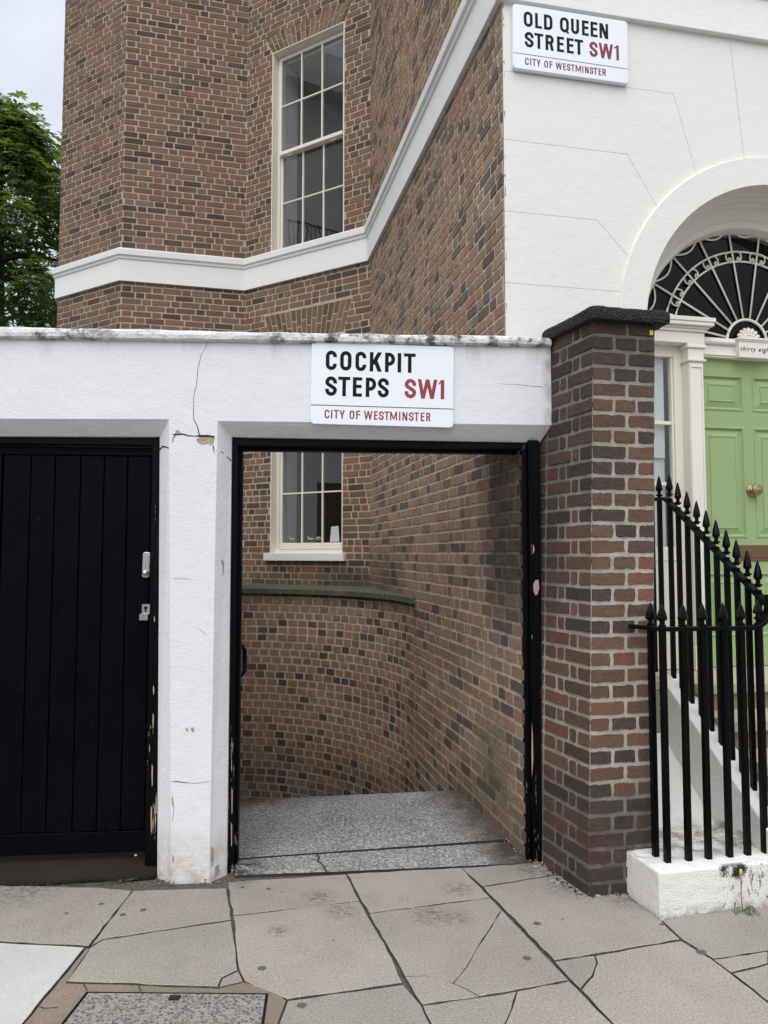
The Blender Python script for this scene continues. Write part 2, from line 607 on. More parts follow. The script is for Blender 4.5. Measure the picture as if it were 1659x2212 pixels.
M_JOINT = m_joint()
M_CRACK = m_plain('crack_shadow', (.03, .027, .025), .95)
M_GUM = m_plain('old_gum', (.095, .09, .086), .85, var=.3, scale=40)
M_RENDER = m_render()
M_COPING = m_coping()
M_STUCCO = m_stucco()
M_TRIM = m_stucco('cream_gloss_trim', (.76, .73, .66), (.80, .77, .70), .0008)
M_BAND = m_stucco('white_string_course_paint', (.77, .77, .75), (.82, .82, .80), .0022)
M_SASH = m_plain('ivory_sash_paint', (.78, .74, .64), .4, var=.04, bump=.0006, bscale=60)
M_PLINTH = m_plinth()
M_BLACK = m_black()
M_DOORBLK = m_black('black_door_paint', .36, (.0013, .0015, .0032), .06)
M_IRON = m_black('black_iron_paint', .25, (.0016, .0016, .002), .12)
M_OLDBLK = m_oldblack()
M_PRIMER = m_plain('bare_primer', (.40, .29, .24), .8, var=.25, scale=30, bump=.002)
M_PLASTER = m_plain('exposed_plaster', (.40, .34, .26), .95, var=.4, scale=60, bump=.012, bscale=70)
M_GREEN = m_plain('sage_green_paint', (.295, .40, .182), .45, var=.05, scale=3, bump=.0007, bscale=70)
M_BRASS = m_plain('aged_brass', (.36, .27, .15), .38, .9, var=.2, scale=40)
M_BRASSDULL = m_plain('dull_brass_plate', (.20, .13, .065), .5, .7, var=.2, scale=30)
M_STEEL = m_plain('satin_steel', (.50, .50, .50), .33, .95, var=.1, scale=60)
M_CHROME = m_plain('worn_chrome', (.62, .60, .56), .18, 1., var=.15, scale=80)
M_STEPS = m_pave('sandstone_step', (.44, .38, .29), (.54, .47, .37), grit=.2)
M_RISER = m_pave('dark_riser', (.20, .16, .11), (.33, .27, .20), grit=.2)  # darker, browner stone than the treads
M_SLATE = m_plain('roof_slate', (.07, .07, .08), .7)
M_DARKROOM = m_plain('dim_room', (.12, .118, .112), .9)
M_WHITEROOM = m_plain('white_shutter', (.55, .56, .56), .8, var=.03)
M_BLIND = m_plain('grey_blind', (.78, .80, .79), .9, var=.03)
M_CARD = m_plain('white_card', (.85, .86, .88), .7, var=.02)
M_PORC = m_plain('porcelain', (.6, .62, .58), .35, var=.2, scale=60)
M_YGREEN = m_plain('lime_porcelain', (.45, .5, .16), .4, var=.2, scale=60)
M_ASPHALT = m_plain('asphalt', (.05, .05, .052), .9, var=.2, scale=80, bump=.006)
M_KERB = m_plain('granite_kerb', (.28, .27, .26), .8, var=.25, scale=90, bump=.003)
M_GRASS = m_plain('park_ground', (.05, .075, .03), .95, var=.3, scale=3)
M_SIGNW = None


def m_cap():
    t = NT('pebbly_cap_concrete')
    v = t.voronoi(95)
    c = t.mix(t.ramp(v, [(.15, 0), (.5, 1)]), (.030, .029, .026), (.010, .010, .009))
    c = t.mix(t.ramp(t.noise(120, 3, .7), [(.60, 0), (.70, .75)]), c, (.16, .15, .13))
    t.bump(t.math('ADD', t.math('MULTIPLY', v, -1.2), t.noise(40, 4)), .012, 1.)
    return t.done(c, .9)


def m_aggregate():
    t = NT('cover_aggregate')
    v = t.n('TexVoronoi')
    t.l(t.tc, v.inputs['Vector'])
    v.inputs['Scale'].default_value = 85
    hs = t.n('SeparateColor')
    t.l(v.outputs['Color'], hs.inputs[0])
    st = t.ramp(hs.outputs[0], [(0, (.07, .068, .072)), (.35, (.11, .105, .105)), (.7, (.17, .155, .145)), (1, (.25, .225, .205))])
    c = t.mix(t.ramp(v.outputs['Distance'], [(.42, 0), (.60, 1)]), st, (.27, .24, .215))
    t.bump(t.math('MULTIPLY', v.outputs['Distance'], -1.), .006, .8)
    return t.done(c, .75)


def m_sign():
    t = NT('white_enamel')
    c = t.mix(t.noise(3, 4), (.80, .82, .88), (.84, .86, .91))
    c = t.mix(t.ramp(t.noise(28, 7, .75), [(.68, 0), (.75, .5)]), c, (.35, .35, .36))
    t.bump(t.noise(7, 2), .001, .4)
    return t.done(c, .30, spec=.5)


def m_ledge():
    t = NT('mossy_ledge_stone')
    c = t.mix(t.noise(9, 6, .65), (.06, .058, .045), (.125, .12, .10))
    c = t.mix(t.ramp(t.noise(24, 6, .7), [(.55, 0), (.68, .7)]), c, (.30, .30, .27))
    c = t.mix(t.ramp(t.noise(5, 4), [(.45, 0), (.65, .6)]), c, (.055, .068, .03))
    t.bump(t.noise(45, 5), .006)
    return t.done(c, .9)


def m_glass(ior=1.75, tint=(.86, .88, .88)):
    t = NT('window_glass')
    t.t.nodes.remove(t.bsdf)
    tr = t.n('BsdfTransparent'); tr.inputs[0].default_value = (*tint, 1)
    gl = t.n('BsdfGlossy'); gl.inputs['Roughness'].default_value = .015
    fr = t.n('Fresnel')
    bf = t.n('NewGeometry').outputs['Backfacing']
    t.l(t.math('ADD', ior, t.math('MULTIPLY', bf, 1 / ior - ior)), fr.inputs[0])   # same reflectance from either side of the thin pane
    bp = t.n('Bump'); bp.inputs['Distance'].default_value = .004; bp.inputs['Strength'].default_value = .12
    t.l(t.noise(3.5, 2), bp.inputs['Height'])
    t.l(bp.outputs[0], gl.inputs['Normal'])
    mx = t.n('MixShader')
    t.l(fr.outputs[0], mx.inputs[0]); t.l(tr.outputs[0], mx.inputs[1]); t.l(gl.outputs[0], mx.inputs[2])
    t.l(mx.outputs[0], t.out.inputs[0])
    return t.mat


def m_leaf(name, c0, c1, trans=.4):
    t = NT(name)
    at = t.n('Attribute', attribute_name='bk')
    sp = t.n('SeparateColor'); t.l(at.outputs['Color'], sp.inputs[0])
    c = t.mix(sp.outputs[0], c0, c1)
    t.set(t.bsdf.inputs['Base Color'], c)
    t.bsdf.inputs['Roughness'].default_value = .5
    tl = t.n('BsdfTranslucent')
    t.l(t.mix(1., c, (1.5, 1.7, .6), 'MULTIPLY'), tl.inputs[0])
    mx = t.n('MixShader'); mx.inputs[0].default_value = trans
    t.l(t.bsdf.outputs[0], mx.inputs[1]); t.l(tl.outputs[0], mx.inputs[2])
    t.l(mx.outputs[0], t.out.inputs[0])
    return t.mat


M_CAP = m_cap()
M_AGG = m_aggregate()
M_SIGNW = m_sign()
M_SBLACK = m_plain('sign_black', (.006, .006, .007), .6, spec=.15)
M_SRED = m_plain('sign_red', (.26, .026, .035), .4, var=.06)
M_SMAROON = m_plain('sign_maroon', (.185, .016, .04), .4, var=.08)
M_YTAG = m_plain('yellow_reflector', (.65, .6, .02), .35, var=.3, scale=160)
M_LEDGE = m_ledge()
M_GLASS = m_glass(2.25)
M_FANGLASS = m_glass(1.36, (.6, .6, .6))
M_LEAF = m_leaf('chestnut_leaf', (.034, .058, .018), (.155, .200, .062), .42)
M_WEED = m_leaf('weed_leaf', (.10, .15, .06), (.17, .23, .10), .2)
M_MOSS = m_leaf('moss', (.05, .08, .02), (.10, .14, .04), .2)
M_BARK = m_plain('bark', (.035, .028, .022), .95, var=.4, scale=20, bump=.02, bscale=12)
M_STEM = m_plain('reddish_stem', (.22, .11, .085), .6)
M_GROUT = m_plain('building_grey', (.3, .3, .29), .9)
M_FARWALL = m_plain('neighbour_stucco', (.80, .79, .76), .8, var=.06)
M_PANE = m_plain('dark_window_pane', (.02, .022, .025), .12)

# ---------------------------------------------------------------- bricks
CH = .0782      # course height


def interp_path(path):
    P = [Vector((p[0], p[1], 0)) for p in path]
    L = [0.]
    for a, b in zip(P, P[1:]):
        L.append(L[-1] + (b - a).length)

    def at(s):
        for k in range(len(P) - 1):
            if s <= L[k + 1] or k == len(P) - 2:
                f = (s - L[k]) / (L[k + 1] - L[k])
                d = (P[k + 1] - P[k]).normalized()
                return P[k].lerp(P[k + 1], f), Vector((d.y, -d.x, 0))
    return at, L[-1]


def brick(mb, pos, s0, s1, z0, z1, rnd, dirt, alg, proud=0., lean=0., m=0, jit=.0022, depth=.016, rb=.005, npt=0):
    """one brick face with worn rounded edges; pos(s) -> (point, outward normal)"""
    j = lambda a=jit: random.uniform(-a, a)
    rc = min(rb, (s1 - s0) * .2, (z1 - z0) * .25)
    tilt = random.uniform(-.0013, .0013)
    out = [(s0 + rc, z0), (s1 - rc, z0), (s1, z0 + rc), (s1, z1 - rc), (s1 - rc, z1), (s0 + rc, z1), (s0, z1 - rc), (s0, z0 + rc)]
    if npt:
        o2 = []
        for i in range(8):
            (xa, ya), (xb, yb) = out[i], out[(i + 1) % 8]
            o2.append((xa, ya))
            nn_ = npt if i % 2 == 0 and i in (0, 4) else (1 if i in (2, 6) else 0)
            for k in range(1, nn_ + 1):
                f = k / (nn_ + 1)
                o2.append((xa + (xb - xa) * f, ya + (yb - ya) * f))
        out = o2
    sm, zm = (s0 + s1) / 2, (z0 + z1) / 2
    c = (rnd, dirt, alg, 1)
    fi, bi = [], []
    for (s, z) in out:
        s, z = s + j(), z + j()
        p, n = pos(s)
        q = p + n * depth * -1
        bi.append(mb.vert((q.x + lean * z, q.y, z), c))
        ins = .0042
        s2 = s + (ins if s < sm else -ins)
        z2 = z + (ins if z < zm else -ins)
        p, n = pos(s2)
        q = p + n * (proud + tilt * (1 if s < sm else -1) + j(.0007))
        fi.append(mb.vert((q.x + lean * z, q.y, z2), c))
    mb.f.append(fi); mb.m.append(m)
    nb = len(out)
    for k in range(nb):
        mb.f.append([bi[k], bi[(k + 1) % nb], fi[(k + 1) % nb], fi[k]]); mb.m.append(m)


def wall_bricks(mb, path, z0, z1, bond='flemish', holes=(), dirt=None, joint=.011, lean=0., phase=0., back=True, st=.225, hd=.1075, mback=1, bmat=0, ext=(0., 0.), npt=0, jit=.0022, cornerrnd=None):
    """bricks along a 2-D path (outward normal to its right), plus a mortar sheet just behind"""
    pos, L = interp_path(path)
    dirt = dirt or (lambda s, z: (0., 0.))
    rows = int(math.ceil((z1 - z0) / CH))
    r0 = int(round(z0 / CH))
    for r in range(rows):
        za, zb = z0 + r * CH + joint / 2, z0 + (r + 1) * CH - joint / 2
        zm = (za + zb) / 2
        ri = r + r0
        cuts = []
        if callable(bond):
            cuts = bond(ri, L)
        else:
            s = -random.uniform(0, .02) - (phase if ri % 2 else phase + (.168 if bond == 'flemish' else .058))
            k = 0
            while s < L:
                if bond == 'flemish':
                    w = st if k % 2 == 0 else hd
                    if random.random() < .07:
                        w = hd if w == st else st
                elif bond == 'mix':
                    w = .212 if random.random() < .36 else random.choice((hd, hd, .098, .085))
                else:
                    w = hd
                w += random.uniform(-.006, .006) + joint
                cuts.append((s + joint / 2, s + w - joint / 2))
                s += w
                k += 1
        if not callable(bond) and cuts and cuts[-1][1] < L < cuts[-1][1] + .04:
            cuts[-1] = (cuts[-1][0], L)
        hs = []
        for h in holes:
            q = h(zm) if callable(h) else ((h[0], h[1]) if za + .02 < h[3] and zb - .02 > h[2] else None)
            if q:
                hs.append(q)
        for a, b in cuts:
            a, b = max(a, .0), min(b, L)
            segs = [(a, b)]
            for (h0, h1) in hs:
                ns = []
                for (a1, b1) in segs:
                    if b1 <= h0 or a1 >= h1:
                        ns.append((a1, b1))
                    else:
                        if a1 < h0:
                            ns.append((a1, h0 - .004))
                        if b1 > h1:
                            ns.append((h1 + .004, b1))
                segs = ns
            for a1, b1 in segs:
                if b1 - a1 < .022:
                    continue
                d, al = dirt((a1 + b1) / 2, zm)
                rv_ = random.random()
                if cornerrnd and ((cornerrnd == 1 and a1 < .001) or (cornerrnd == -1 and b1 > L - .001)):
                    rv_ = random.Random(ri * 7 + 1).random()
                d = min(1, max(0, d + random.uniform(-.12, .12) * (d > .02)))
                brick(mb, pos, a1, b1, za + random.uniform(-.0015, .0015), min(zb, z1), rv_, d, al, random.uniform(.0002, .0034), lean, bmat, jit=jit, npt=npt)
    if back:
        # mortar sheet 4 mm behind the brick faces, split round rectangular holes
        rect = [h for h in holes if not callable(h)]
        ss = sorted({-ext[0], L + ext[1], 0., L, *[x for h in rect for x in h[:2]], *[i * .15 for i in range(1, int(L / .15) + 1)]})
        zz = sorted({z0, z1, *[x for h in rect for x in h[2:]], *[z0 + i * .15 for i in range(1, int((z1 - z0) / .15) + 1)]})
        ss = [s for s in ss if -ext[0] <= s <= L + ext[1]]
        zz = [z for z in zz if z0 <= z <= z1]
        for a, b in zip(ss, ss[1:]):
            for c, d in zip(zz, zz[1:]):
                sm, zm = (a + b) / 2, (c + d) / 2
                if b - a < .001 or d - c < .001 or any(h[0] < sm < h[1] and h[2] < zm < h[3] for h in rect):
                    continue
                ids = []
                for s, z in ((a, c), (b, c), (b, d), (a, d)):
                    p, n = pos(s)
                    q = p - n * .0030
                    dd, al = dirt(s, z)
                    ids.append(mb.vert((q.x + lean * z, q.y, z), (0, dd, al, 1)))
                mb.f.append(ids); mb.m.append(mback)


def sm(x, a, b):
    t = max(0., min(1., (x - a) / (b - a)))
    return t * t * (3 - 2 * t)


# ================================================================ the ground
def edge_pts(a, b, amp, step=.05):
    n = max(1, int((b - a).length / step))
    d = (b - a).normalized()
    nr = Vector((-d.y, d.x, 0))
    return [a.lerp(b, k / n) + nr * (0 if k == 0 else random.uniform(-amp, amp)) for k in range(n)]


def slab(mb, poly, shrink=.0055, amp=.0022, top=0., th=.03, m=0, bev=.0025, sidem=0):
    """irregular paving slab from a polygon of ground points"""
    P = [Vector((p[0], p[1], 0)) for p in poly]
    area = sum(P[i].x * P[(i + 1) % len(P)].y - P[(i + 1) % len(P)].x * P[i].y for i in range(len(P)))
    if area < 0:
        P.reverse()
    n = len(P)

    def offset(Q, w):
        out = []
        for i in range(len(Q)):
            a, b, c = Q[i - 1], Q[i], Q[(i + 1) % len(Q)]
            d1, d2 = (b - a).normalized(), (c - b).normalized()
            n1, n2 = Vector((-d1.y, d1.x, 0)), Vector((-d2.y, d2.x, 0))
            q = (n1 + n2)
            q = q.normalized() if q.length > 1e-4 else n1
            out.append(b + q * min(w / max(.35, q.dot(n1)), w * 2.2))
        return out
    Q = offset(P, shrink)
    E_ = []
    for i in range(n):
        E_ += edge_pts(Q[i], Q[(i + 1) % n], amp)
    tl = (random.uniform(-.0015, .0015), random.uniform(-.0015, .0015))
    z = lambda p: top + (p.x - P[0].x) * tl[0] + (p.y - P[0].y) * tl[1]
    I_ = offset(E_, bev)
    tn = (random.uniform(.05, 1), 0, 0, 1)
    a = [mb.vert((p.x, p.y, z(p)), tn) for p in I_]
    b = [mb.vert((p.x, p.y, z(p) - bev * .7), tn) for p in E_]
    c = [mb.vert((p.x, p.y, top - th), tn) for p in E_]
    mb.f.append(a); mb.m.append(m)
    k = len(a)
    for i in range(k):
        j = (i + 1) % k
        mb.f.append([b[i], b[j], a[j], a[i]]); mb.m.append(m)
        mb.f.append([c[i], c[j], b[j], b[i]]); mb.m.append(sidem)


def G(*pts):
    return [at_z(x, y) for x, y in pts]


def disc(mb, p, r, m, z=.0012):
    n = 14
    ph = random.random() * 6
    mb.face([(p.x + r * math.cos(2 * math.pi * i / n) * (1 + .18 * math.sin(3 * i + ph)), p.y + r * .85 * math.sin(2 * math.pi * i / n) * (1 + .15 * math.sin(2 * i + ph)), z) for i in range(n)], m)


pv = MB()
SL = [
    [(-260, 1905), (-60, 1911), (220, 1917), (287, 1923), (192, 2044), (0, 2034), (-330, 2022)],
    [(287, 1923), (380, 1920), (491, 1917), (501, 1986), (222, 2029), (194, 2044)],
    [(222, 2029), (501, 1987), (515, 2095), (480, 2112), (472, 2132), (142, 2120), (194, 2046)],
    [(515, 2096), (526, 2119), (472, 2132), (480, 2113)],
    [(492, 1905), (747, 1888), (777, 1945), (503, 1977)],
    [(502, 1978), (777, 1946), (832, 2037), (872, 2123), (620, 2159), (527, 2119), (515, 2095)],
    [(749, 1887), (997, 1874), (1059, 1938), (797, 1972)],
    [(797, 1973), (1059, 1939), (1084, 1965), (1035, 2040), (1008, 2088), (979, 2123), (919, 2107), (874, 2108), (834, 2037)],
    [(1084, 1965), (1229, 2117), (1037, 2152), (1010, 2137), (979, 2123), (1008, 2088), (1035, 2040)],
    [(874, 2108), (919, 2107), (979, 2123), (1010, 2137), (1037, 2152), (912, 2170)],
    [(997, 1874), (1175, 1862), (1196, 1889), (1042, 1914)],
    [(1042, 1915), (1196, 1890), (1210, 1880), (1262, 1929), (1280, 1934), (1355, 1922), (1362, 1940), (1429, 1988), (1472, 2029), (1197, 2075)],
    [(1197, 2076), (1284, 2063), (1289, 2078), (1279, 2107), (1254, 2136)],
    [(1284, 2063), (1472, 2030), (1539, 2071), (1579, 2101), (1700, 2194), (1760, 2330), (1420, 2330), (1324, 2212), (1254, 2137), (1279, 2108), (1289, 2078)],
    [(912, 2171), (1037, 2153), (1117, 2140), (1105, 2180), (1089, 2215), (1090, 2330), (985, 2330), (932, 2212)],
    [(1117, 2140), (1229, 2118), (1324, 2212), (1420, 2330), (1090, 2330), (1089, 2215), (1105, 2180)],
    [(620, 2160), (872, 2125), (912, 2171), (932, 2213), (985, 2330), (560, 2330), (600, 2214)],
    [(1429, 1988), (1480, 1975), (1800, 1940), (1990, 2015), (1659, 2053), (1541, 2071), (1473, 2029)],
    [(1541, 2072), (1659, 2054), (1659, 2080), (1579, 2100)],
    [(1580, 2101), (1659, 2081), (1659, 2055), (1990, 2016), (2300, 2160), (1700, 2194)],
]
for q in SL:
    crack = len(q) <= 4 or q in (SL[7], SL[8], SL[9], SL[12], SL[14], SL[15], SL[18])
    slab(pv, G(*q), shrink=.0020 if crack else .0044, amp=.0034, sidem=3)
slab(pv, G((-330, 2030), (0, 2036), (184, 2046), (30, 2235), (-20, 2330), (-600, 2330)), shrink=.004, m=1, top=.001, sidem=3)
for x, y, r in [(219, 1953, .016), (143, 1973, .013), (265, 1976, .016), (309, 1966, .017), (240, 1933, .006), (566, 2092, .02), (652, 2172, .022), (1138, 2070, .022), (1515, 2057, .025), (1430, 1997, .013), (74, 2054, .014), (5, 2093, .018), (524, 1917, .014), (580, 1920, .014), (1215, 1986, .008), (720, 2032, .006), (1290, 2060, .006), (440, 2011, .005), (845, 2005, .006), (1160, 1995, .02), (610, 1928, .006)]:
    disc(pv, at_z(x, y), r * .85, 2)
struct(pv.build('pavement', [M_PAVE, M_PAVE_PALE, M_GUM, M_JOINT], attr=True))

wm = MB()
slab(wm, G((186, 2047), (196, 2046), (143, 2121), (300, 2126), (472, 2133), (527, 2119), (600, 2140), (619, 2160), (599, 2214), (560, 2330), (-20, 2330), (30, 2235)), shrink=.002, top=-.003, amp=.003)
for pts_ in ([(505, 2131), (512, 2150)], [(540, 2122), (538, 2146)], [(575, 2132), (588, 2152)], [(75, 2170), (95, 2178), (125, 2176)], [(300, 2127), (304, 2142)], [(180, 2124), (188, 2140)]):
    for (x0, y0), (x1, y1) in zip(pts_, pts_[1:]):
        a_, b2_ = at_z(x0, y0, -.0022), at_z(x1, y1, -.0022)
        d_ = (b2_ - a_).normalized()
        n_ = Vector((-d_.y, d_.x, 0)) * .0022
        wm.face([a_ - n_, a_ + n_, b2_ + n_, b2_ - n_], 1)
struct(wm.build('mortar_strip', [M_PAVE_WARM, M_CRACK]))

bed = MB()
bed.face([(-40, -.6, -.014), (40, -.6, -.014), (40, 3.86, -.014), (-40, 3.86, -.014)])
bed.face([(.70, 3.86, -.014), (40, 3.86, -.014), (40, 4.7, -.014), (.55, 4.7, -.014)])
bed.face([(-40, 3.86, -.014), (-.98, 3.86, -.014), (-.98, 5.2, -.014), (-40, 5.2, -.014)])
struct(bed.build('pavement_bed', M_JOINT))
# slabs that carry the pavement on beyond the frame
ex = MB()
for i in range(-14, 14):
    for j in range(6):
        x0, y0 = i * .75 + (.37 if j % 2 else 0), -.45 + j * .62
        x1, y1 = x0 + .74, y0 + .61
        cx, cy = (x0 + x1) / 2, (y0 + y1) / 2
        if -2.6 < cx < 3.3 and cy > 1.55:
            continue
        if -1.9 < cx < 2.4 and cy > 1.45:
            continue
        if y1 > 3.3 and cx > 0:
            continue
        slab(ex, [(x0, y0), (x1, y0), (x1, y1), (x0, y1)], top=-.0035)
struct(ex.build('pavement', M_PAVE))

st = MB()
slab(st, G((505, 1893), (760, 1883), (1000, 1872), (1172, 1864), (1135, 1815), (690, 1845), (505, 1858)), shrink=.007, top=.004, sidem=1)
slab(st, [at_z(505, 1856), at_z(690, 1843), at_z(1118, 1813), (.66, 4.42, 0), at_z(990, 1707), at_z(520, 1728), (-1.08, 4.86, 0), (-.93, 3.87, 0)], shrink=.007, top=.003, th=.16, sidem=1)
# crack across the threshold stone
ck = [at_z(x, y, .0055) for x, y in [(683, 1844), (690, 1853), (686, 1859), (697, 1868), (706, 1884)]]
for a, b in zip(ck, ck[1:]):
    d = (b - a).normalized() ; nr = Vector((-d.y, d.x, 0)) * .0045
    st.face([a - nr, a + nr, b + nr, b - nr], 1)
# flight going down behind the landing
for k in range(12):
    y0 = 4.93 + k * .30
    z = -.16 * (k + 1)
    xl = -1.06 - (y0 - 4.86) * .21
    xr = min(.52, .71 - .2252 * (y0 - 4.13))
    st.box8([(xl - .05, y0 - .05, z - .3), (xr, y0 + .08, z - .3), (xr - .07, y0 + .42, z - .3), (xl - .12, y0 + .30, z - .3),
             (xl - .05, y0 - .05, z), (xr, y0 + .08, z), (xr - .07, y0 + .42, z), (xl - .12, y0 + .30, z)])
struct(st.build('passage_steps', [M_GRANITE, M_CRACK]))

lo = MB()
lo.face([(-400, 5.3, -2.2), (400, 5.3, -2.2), (400, 600, -2.2), (-400, 600, -2.2)])
struct(lo.build('ground', M_GRASS))
rd = MB()
rd.face([(-60, -9.5, -.13), (60, -9.5, -.13), (60, -.75, -.13), (-60, -.75, -.13)])
struct(rd.build('road', M_ASPHALT))
kb = MB()
kb.box8([(-60, -.75, -.3), (60, -.75, -.3), (60, -.6, -.3), (-60, -.6, -.3), (-60, -.75, -.012), (60, -.75, -.012), (60, -.6, -.012), (-60, -.6, -.012)])
struct(kb.build('kerb', M_KERB, bevel=.015))

# inspection cover
cv_c = at_z(360, 2230)
cover = thing('inspection_cover', 'square inspection cover filled with grey pebble aggregate, set in the paving', 'manhole cover', (cv_c.x, cv_c.y, 0))
c4 = [at_z(x, y) for x, y in [(185, 2142), (582, 2145.5), (560, 2300), (60, 2300)]]
b_ = MB()
cc = sum(c4, Vector()) / 4
ins = lambda p, w: p + (cc - p).normalized() * w
o4, i4 = [ins(p, .004) for p in c4], [ins(p, .014) for p in c4]
for k in range(4):
    a, b, c, d = o4[k], o4[(k + 1) % 4], i4[(k + 1) % 4], i4[k]
    b_.box8([(p.x, p.y, -.02) for p in (a, b, c, d)] + [(p.x, p.y, .001) for p in (a, b, c, d)])
b_.build('rim', M_BLACK, cover)
b_ = MB()
b_.prism([(p.x, p.y, -.02) for p in [ins(q, .016) for q in c4]], Vector((0, 0, .02)))
b_.build('infill', M_AGG, cover)
kp = at_z(377, 2156)
b_ = MB()
b_.box8([(kp.x - .02, kp.y - .014, -.01), (kp.x + .02, kp.y - .014, -.01), (kp.x + .02, kp.y + .014, -.01), (kp.x - .02, kp.y + .014, -.01)] + [(kp.x - .02, kp.y - .014, .003), (kp.x + .02, kp.y - .014, .003), (kp.x + .02, kp.y + .014, .003), (kp.x - .02, kp.y + .014, .003)])
b_.build('lifting_key', M_BLACK, cover)

# ================================================================ the town house
house = thing('townhouse', 'brown brick town house with canted bay, white string course and cream stucco street front', 'house', (0, 8, 0))

ARCH_UP = (.36, 1.45, 7.965, .25)
ARCH_LO = (.365, 1.42, 4.20, .385)


def arch_hole(t0, t1, zb, h):
    mid = (t0 + t1) / 2

    def f(z):
        if zb - .02 < z < zb + h:
            k = 1 + .24 * (z - zb) / h
            return (mid - (mid - t0) * k, mid + (t1 - mid) * k)
    return f


def d_ab(s, z):
    # damp patch above the ledge
    return (.75 * sm(z, 1.62, 1.30) * sm(s, 1.1, .3), .35 * sm(z, 1.45, 1.28))


wb = MB()
HO = [(.36, 1.45, 5.36, 7.965), (.365, 1.42, 1.63, 4.20), arch_hole(*ARCH_UP), arch_hole(*ARCH_LO)]
path_ab = [(PA.x, PA.y), (PB.x, PB.y)]      # outward normal is to the right of the path -> reverse
L_AB = (PB - PA).length


def flip(h):
    if callable(h):
        return lambda z: (lambda q: (L_AB - q[1], L_AB - q[0]) if q else None)(h(z))
    return (L_AB - h[1], L_AB - h[0], h[2], h[3])


Z_TOP = 12.2
wall_bricks(wb, [(PB.x, PB.y), (PA.x, PA.y)], .93, Z_TOP, bond='mix', ext=(.012, .012), holes=[flip(h) for h in HO], joint=.0105, dirt=lambda s, z: d_ab(L_AB - s, z))
wall_bricks(wb, [(PC.x, PC.y), (PB.x, PB.y)], .93, Z_TOP, joint=.0105, ext=(0, .012), phase=.05)
wall_bricks(wb, [(PD.x, PD.y), (PC.x, PC.y)], .93, Z_TOP, joint=.0105, phase=.1)
wall_bricks(wb, [(PD.x - 1.0, PD.y + 3.2), (PD.x, PD.y)], 2.0, Z_TOP, phase=.1)


def voussoirs(t0, t1, zb, h, n):
    mid = (t0 + t1) / 2
    fr = BAY
    for k in range(n):
        a0, a1 = t0 + (t1 - t0) * k / n, t0 + (t1 - t0) * (k + 1) / n
        up = lambda a: mid + (a - mid) * 1.24
        cut = .42 if k % 2 else .62
        for f0, f1 in ((0, cut), (cut, 1)):
            lerp = lambda a, f: a + (up(a) - a) * f
            g = .0045
            q = [(-lerp(a1, f0) + g, zb + h * f0 + g), (-lerp(a0, f0) - g, zb + h * f0 + g), (-lerp(a0, f1) - g, zb + h * f1 - g), (-lerp(a1, f1) + g, zb + h * f1 - g)]
            cs, cz = sum(p[0] for p in q) / 4, sum(p[1] for p in q) / 4
            c = (random.random(), random.random() * .15, 0, 1)
            fi = [wb.vert(fr.pt(s + (cs - s) * .05, z + (cz - z) * .05, random.uniform(-.002, .001)), c) for s, z in q]
            bi = [wb.vert(fr.pt(s, z, .014), c) for s, z in q]
            wb.f.append(fi); wb.m.append(2)
            for j in range(4):
                wb.f.append([bi[j], bi[(j + 1) % 4], fi[(j + 1) % 4], fi[j]]); wb.m.append(2)


voussoirs(*ARCH_UP, 17)
voussoirs(*ARCH_LO, 16)
wb.build('bay_wall', [M_BRICK_FAR, M_MORT_FAR, M_BRICK_RUB], house, attr=True, recalc=False)

# side wall running back from the street, the low stretch carried on to the pillar
SIDE0 = PA
sd = (PK - PA).normalized()
SL_ = (PK - PA).length


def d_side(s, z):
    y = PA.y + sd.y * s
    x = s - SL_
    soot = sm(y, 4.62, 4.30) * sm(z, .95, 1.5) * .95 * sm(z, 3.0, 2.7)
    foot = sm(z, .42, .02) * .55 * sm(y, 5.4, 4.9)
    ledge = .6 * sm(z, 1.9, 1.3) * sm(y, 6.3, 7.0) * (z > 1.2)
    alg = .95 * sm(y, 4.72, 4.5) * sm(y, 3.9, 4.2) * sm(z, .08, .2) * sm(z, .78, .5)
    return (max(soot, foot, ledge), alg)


sb = MB()
kext = PK + sd * .236
ZSP = -2.2 + 63 * CH
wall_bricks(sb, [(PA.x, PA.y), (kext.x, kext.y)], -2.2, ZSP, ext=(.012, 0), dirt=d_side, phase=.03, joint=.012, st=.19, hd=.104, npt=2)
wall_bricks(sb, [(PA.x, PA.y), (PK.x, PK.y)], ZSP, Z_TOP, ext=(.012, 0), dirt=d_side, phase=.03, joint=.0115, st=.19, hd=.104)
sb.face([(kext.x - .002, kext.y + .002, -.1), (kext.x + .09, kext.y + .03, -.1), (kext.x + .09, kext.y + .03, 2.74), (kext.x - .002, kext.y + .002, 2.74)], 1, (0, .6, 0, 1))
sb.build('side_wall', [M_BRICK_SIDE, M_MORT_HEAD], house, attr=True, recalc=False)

# string course: profile swept along the bay, side wall and street front
pts = [Vector((PD.x - 1.0, PD.y + 3.2)), PD, PC, PB, PA, PK, PK + Vector((FAC.d.x, FAC.d.y)) * 9]


def miter(k, o):
    def nr(a, b):
        d = (b - a).normalized()
        return Vector((d.y, -d.x))
    if k == 0:
        return pts[0] + nr(pts[0], pts[1]) * o
    if k == len(pts) - 1:
        return pts[k] + nr(pts[k - 1], pts[k]) * o
    n1, n2 = nr(pts[k - 1], pts[k]), nr(pts[k], pts[k + 1])
    b = (n1 + n2).normalized()
    return pts[k] + b * (o / b.dot(n1))


